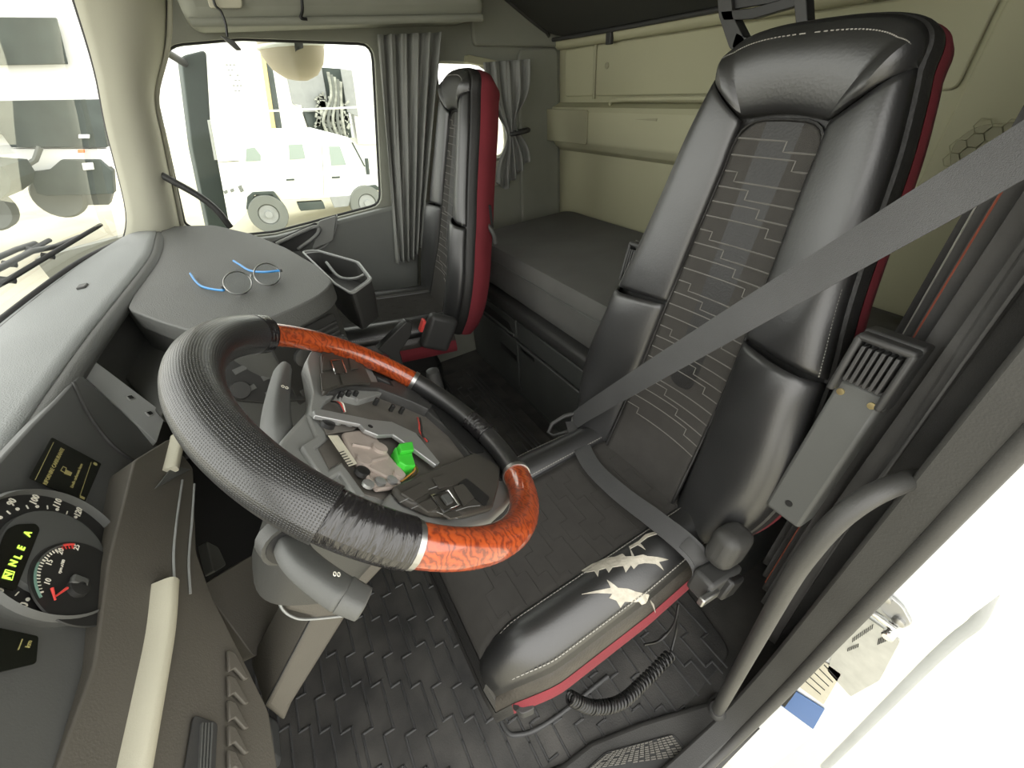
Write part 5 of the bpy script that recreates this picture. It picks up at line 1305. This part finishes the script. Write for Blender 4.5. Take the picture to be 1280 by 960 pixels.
for k in range(30):
    px_, py_ = rng.uniform(396, 424), rng.uniform(116, 134)
    em.add(*s_box(PY(px_, py_, 16.8), (rng.uniform(.05, .2), .15, rng.uniform(.03, .1)), rot_ax((0, 1, 0), rng.uniform(0, .6))))
stuff(em.build('engine_parts', 'engine_metal', yt, smooth=False))
pb0 = PY(416, 92, 16.8)
for k in range(5): tube('engine_pipe', smooth_curve([PY(410+k*4, 90+k*3, 16.7), PY(414+k*3, 120, 16.7), PY(404+k*6, 150, 16.7), PY(412+k*5, 172, 16.7)], 5), .05, 'tyre' if k % 2 else 'engine_metal', yt, n=6)
yard_box('yard_post', 'yellow and grey upright post behind the parked vehicles', 'post', 15.5, [
    ('post', [(322, 40), (327, 40), (355, 229), (350, 229)], .25, 'yellow_post', 0),
    ('post_back', [(327, 40), (337, 60), (354, 168), (346, 168)], .2, 'green_dark', .1)])
yard_box('container_wall', 'tall white container wall at the back of the yard', 'container', 22.0, [
    ('side_panel', [(200, -60), (330, -60), (345, 200), (240, 215)], 2.4, 'outdoor_white', 0)]
    +[('marking', [(282+i*4.5+j*2.2, 80+j*6.5), (285+i*4.5+j*2.2, 80+j*6.5), (285+i*4.5+j*2.2, 82+j*6.5), (282+i*4.5+j*2.2, 82+j*6.5)], .01, 'grey_panel', -.02) for j in range(6) for i in range(3) if (i+j) % 4 != 3])
tag(tube('overhead_cable', [PY(165, 175, 9.0)*A(1, 1, 0)+A(0, 0, -1.4), PY(165, 175, 9.0), PY(262, 154, 9.0), PY(330, 139, 9.0), PY(450, 134, 9.0), PY(600, 128, 9.0)], .015, 'outdoor_white', n=5), 'thin white line stretched across the yard outside the window', 'cable')

# truck seen ahead through the windscreen
tk = yard_box('parked_truck', 'dark fronted truck parked ahead, seen through the windscreen', 'truck', 15.0, [
    ('cab', [(-200, -160), (96, -160), (112, 60), (134, 190), (-160, 205)], 2.2, 'outdoor_white', .3),
    ('windscreen', [(-180, 20), (70, 22), (84, 80), (-170, 84)], .1, 'green_dark', .1),
    ('grille', [(-120, 128), (124, 124), (134, 184), (14, 184), (2, 168), (-120, 170)], .3, 'green_dark', 0),
    ('bumper_step', [(12, 186), (138, 186), (142, 208), (40, 214)], .5, 'outdoor_white', .1),
    ('bumper', [(36, 216), (62, 212), (76, 200), (124, 200), (140, 214), (142, 242), (60, 245), (46, 242)], .4, 'green_dark', -.1),
    ('number_plate', [(102, 204), (116, 203), (118, 212), (104, 213)], .03, 'outdoor_white', -.14),
    ('marker_light', [(97, 187), (106, 187), (106, 191), (97, 191)], .03, 'orange_mark', -.05),
    ('wheel_shadow_panel', [(60, 246), (140, 242), (136, 256), (64, 258)], .4, 'tyre', .4),
    ('fog_lamp', [(98, 168), (112, 168), (112, 173), (98, 173)], .03, 'outdoor_white', -.04)])
tube('bumper_strut', [PY(50, 184, 14.9), PY(44, 200, 14.9), PY(24, 212, 14.9)], .06, 'tyre', tk, n=6)
for q in ((72, 246), (-20, 262)): lathe('wheel', [(.25, .0), (.45, -.05), (.5, .05), (.5, .28), (.2, .3)], PY(*q, 15.3), (0, 1, 0), 'tyre', tk, n=24)
yard_box('grey_vehicle', 'dark grey vehicle edge at the far left beyond the windscreen', 'vehicle', 13.0, [
    ('side', [(-120, 200), (2, 208), (14, 226), (12, 240), (-4, 252), (-120, 262)], 1.5, 'green_dark', 0)])
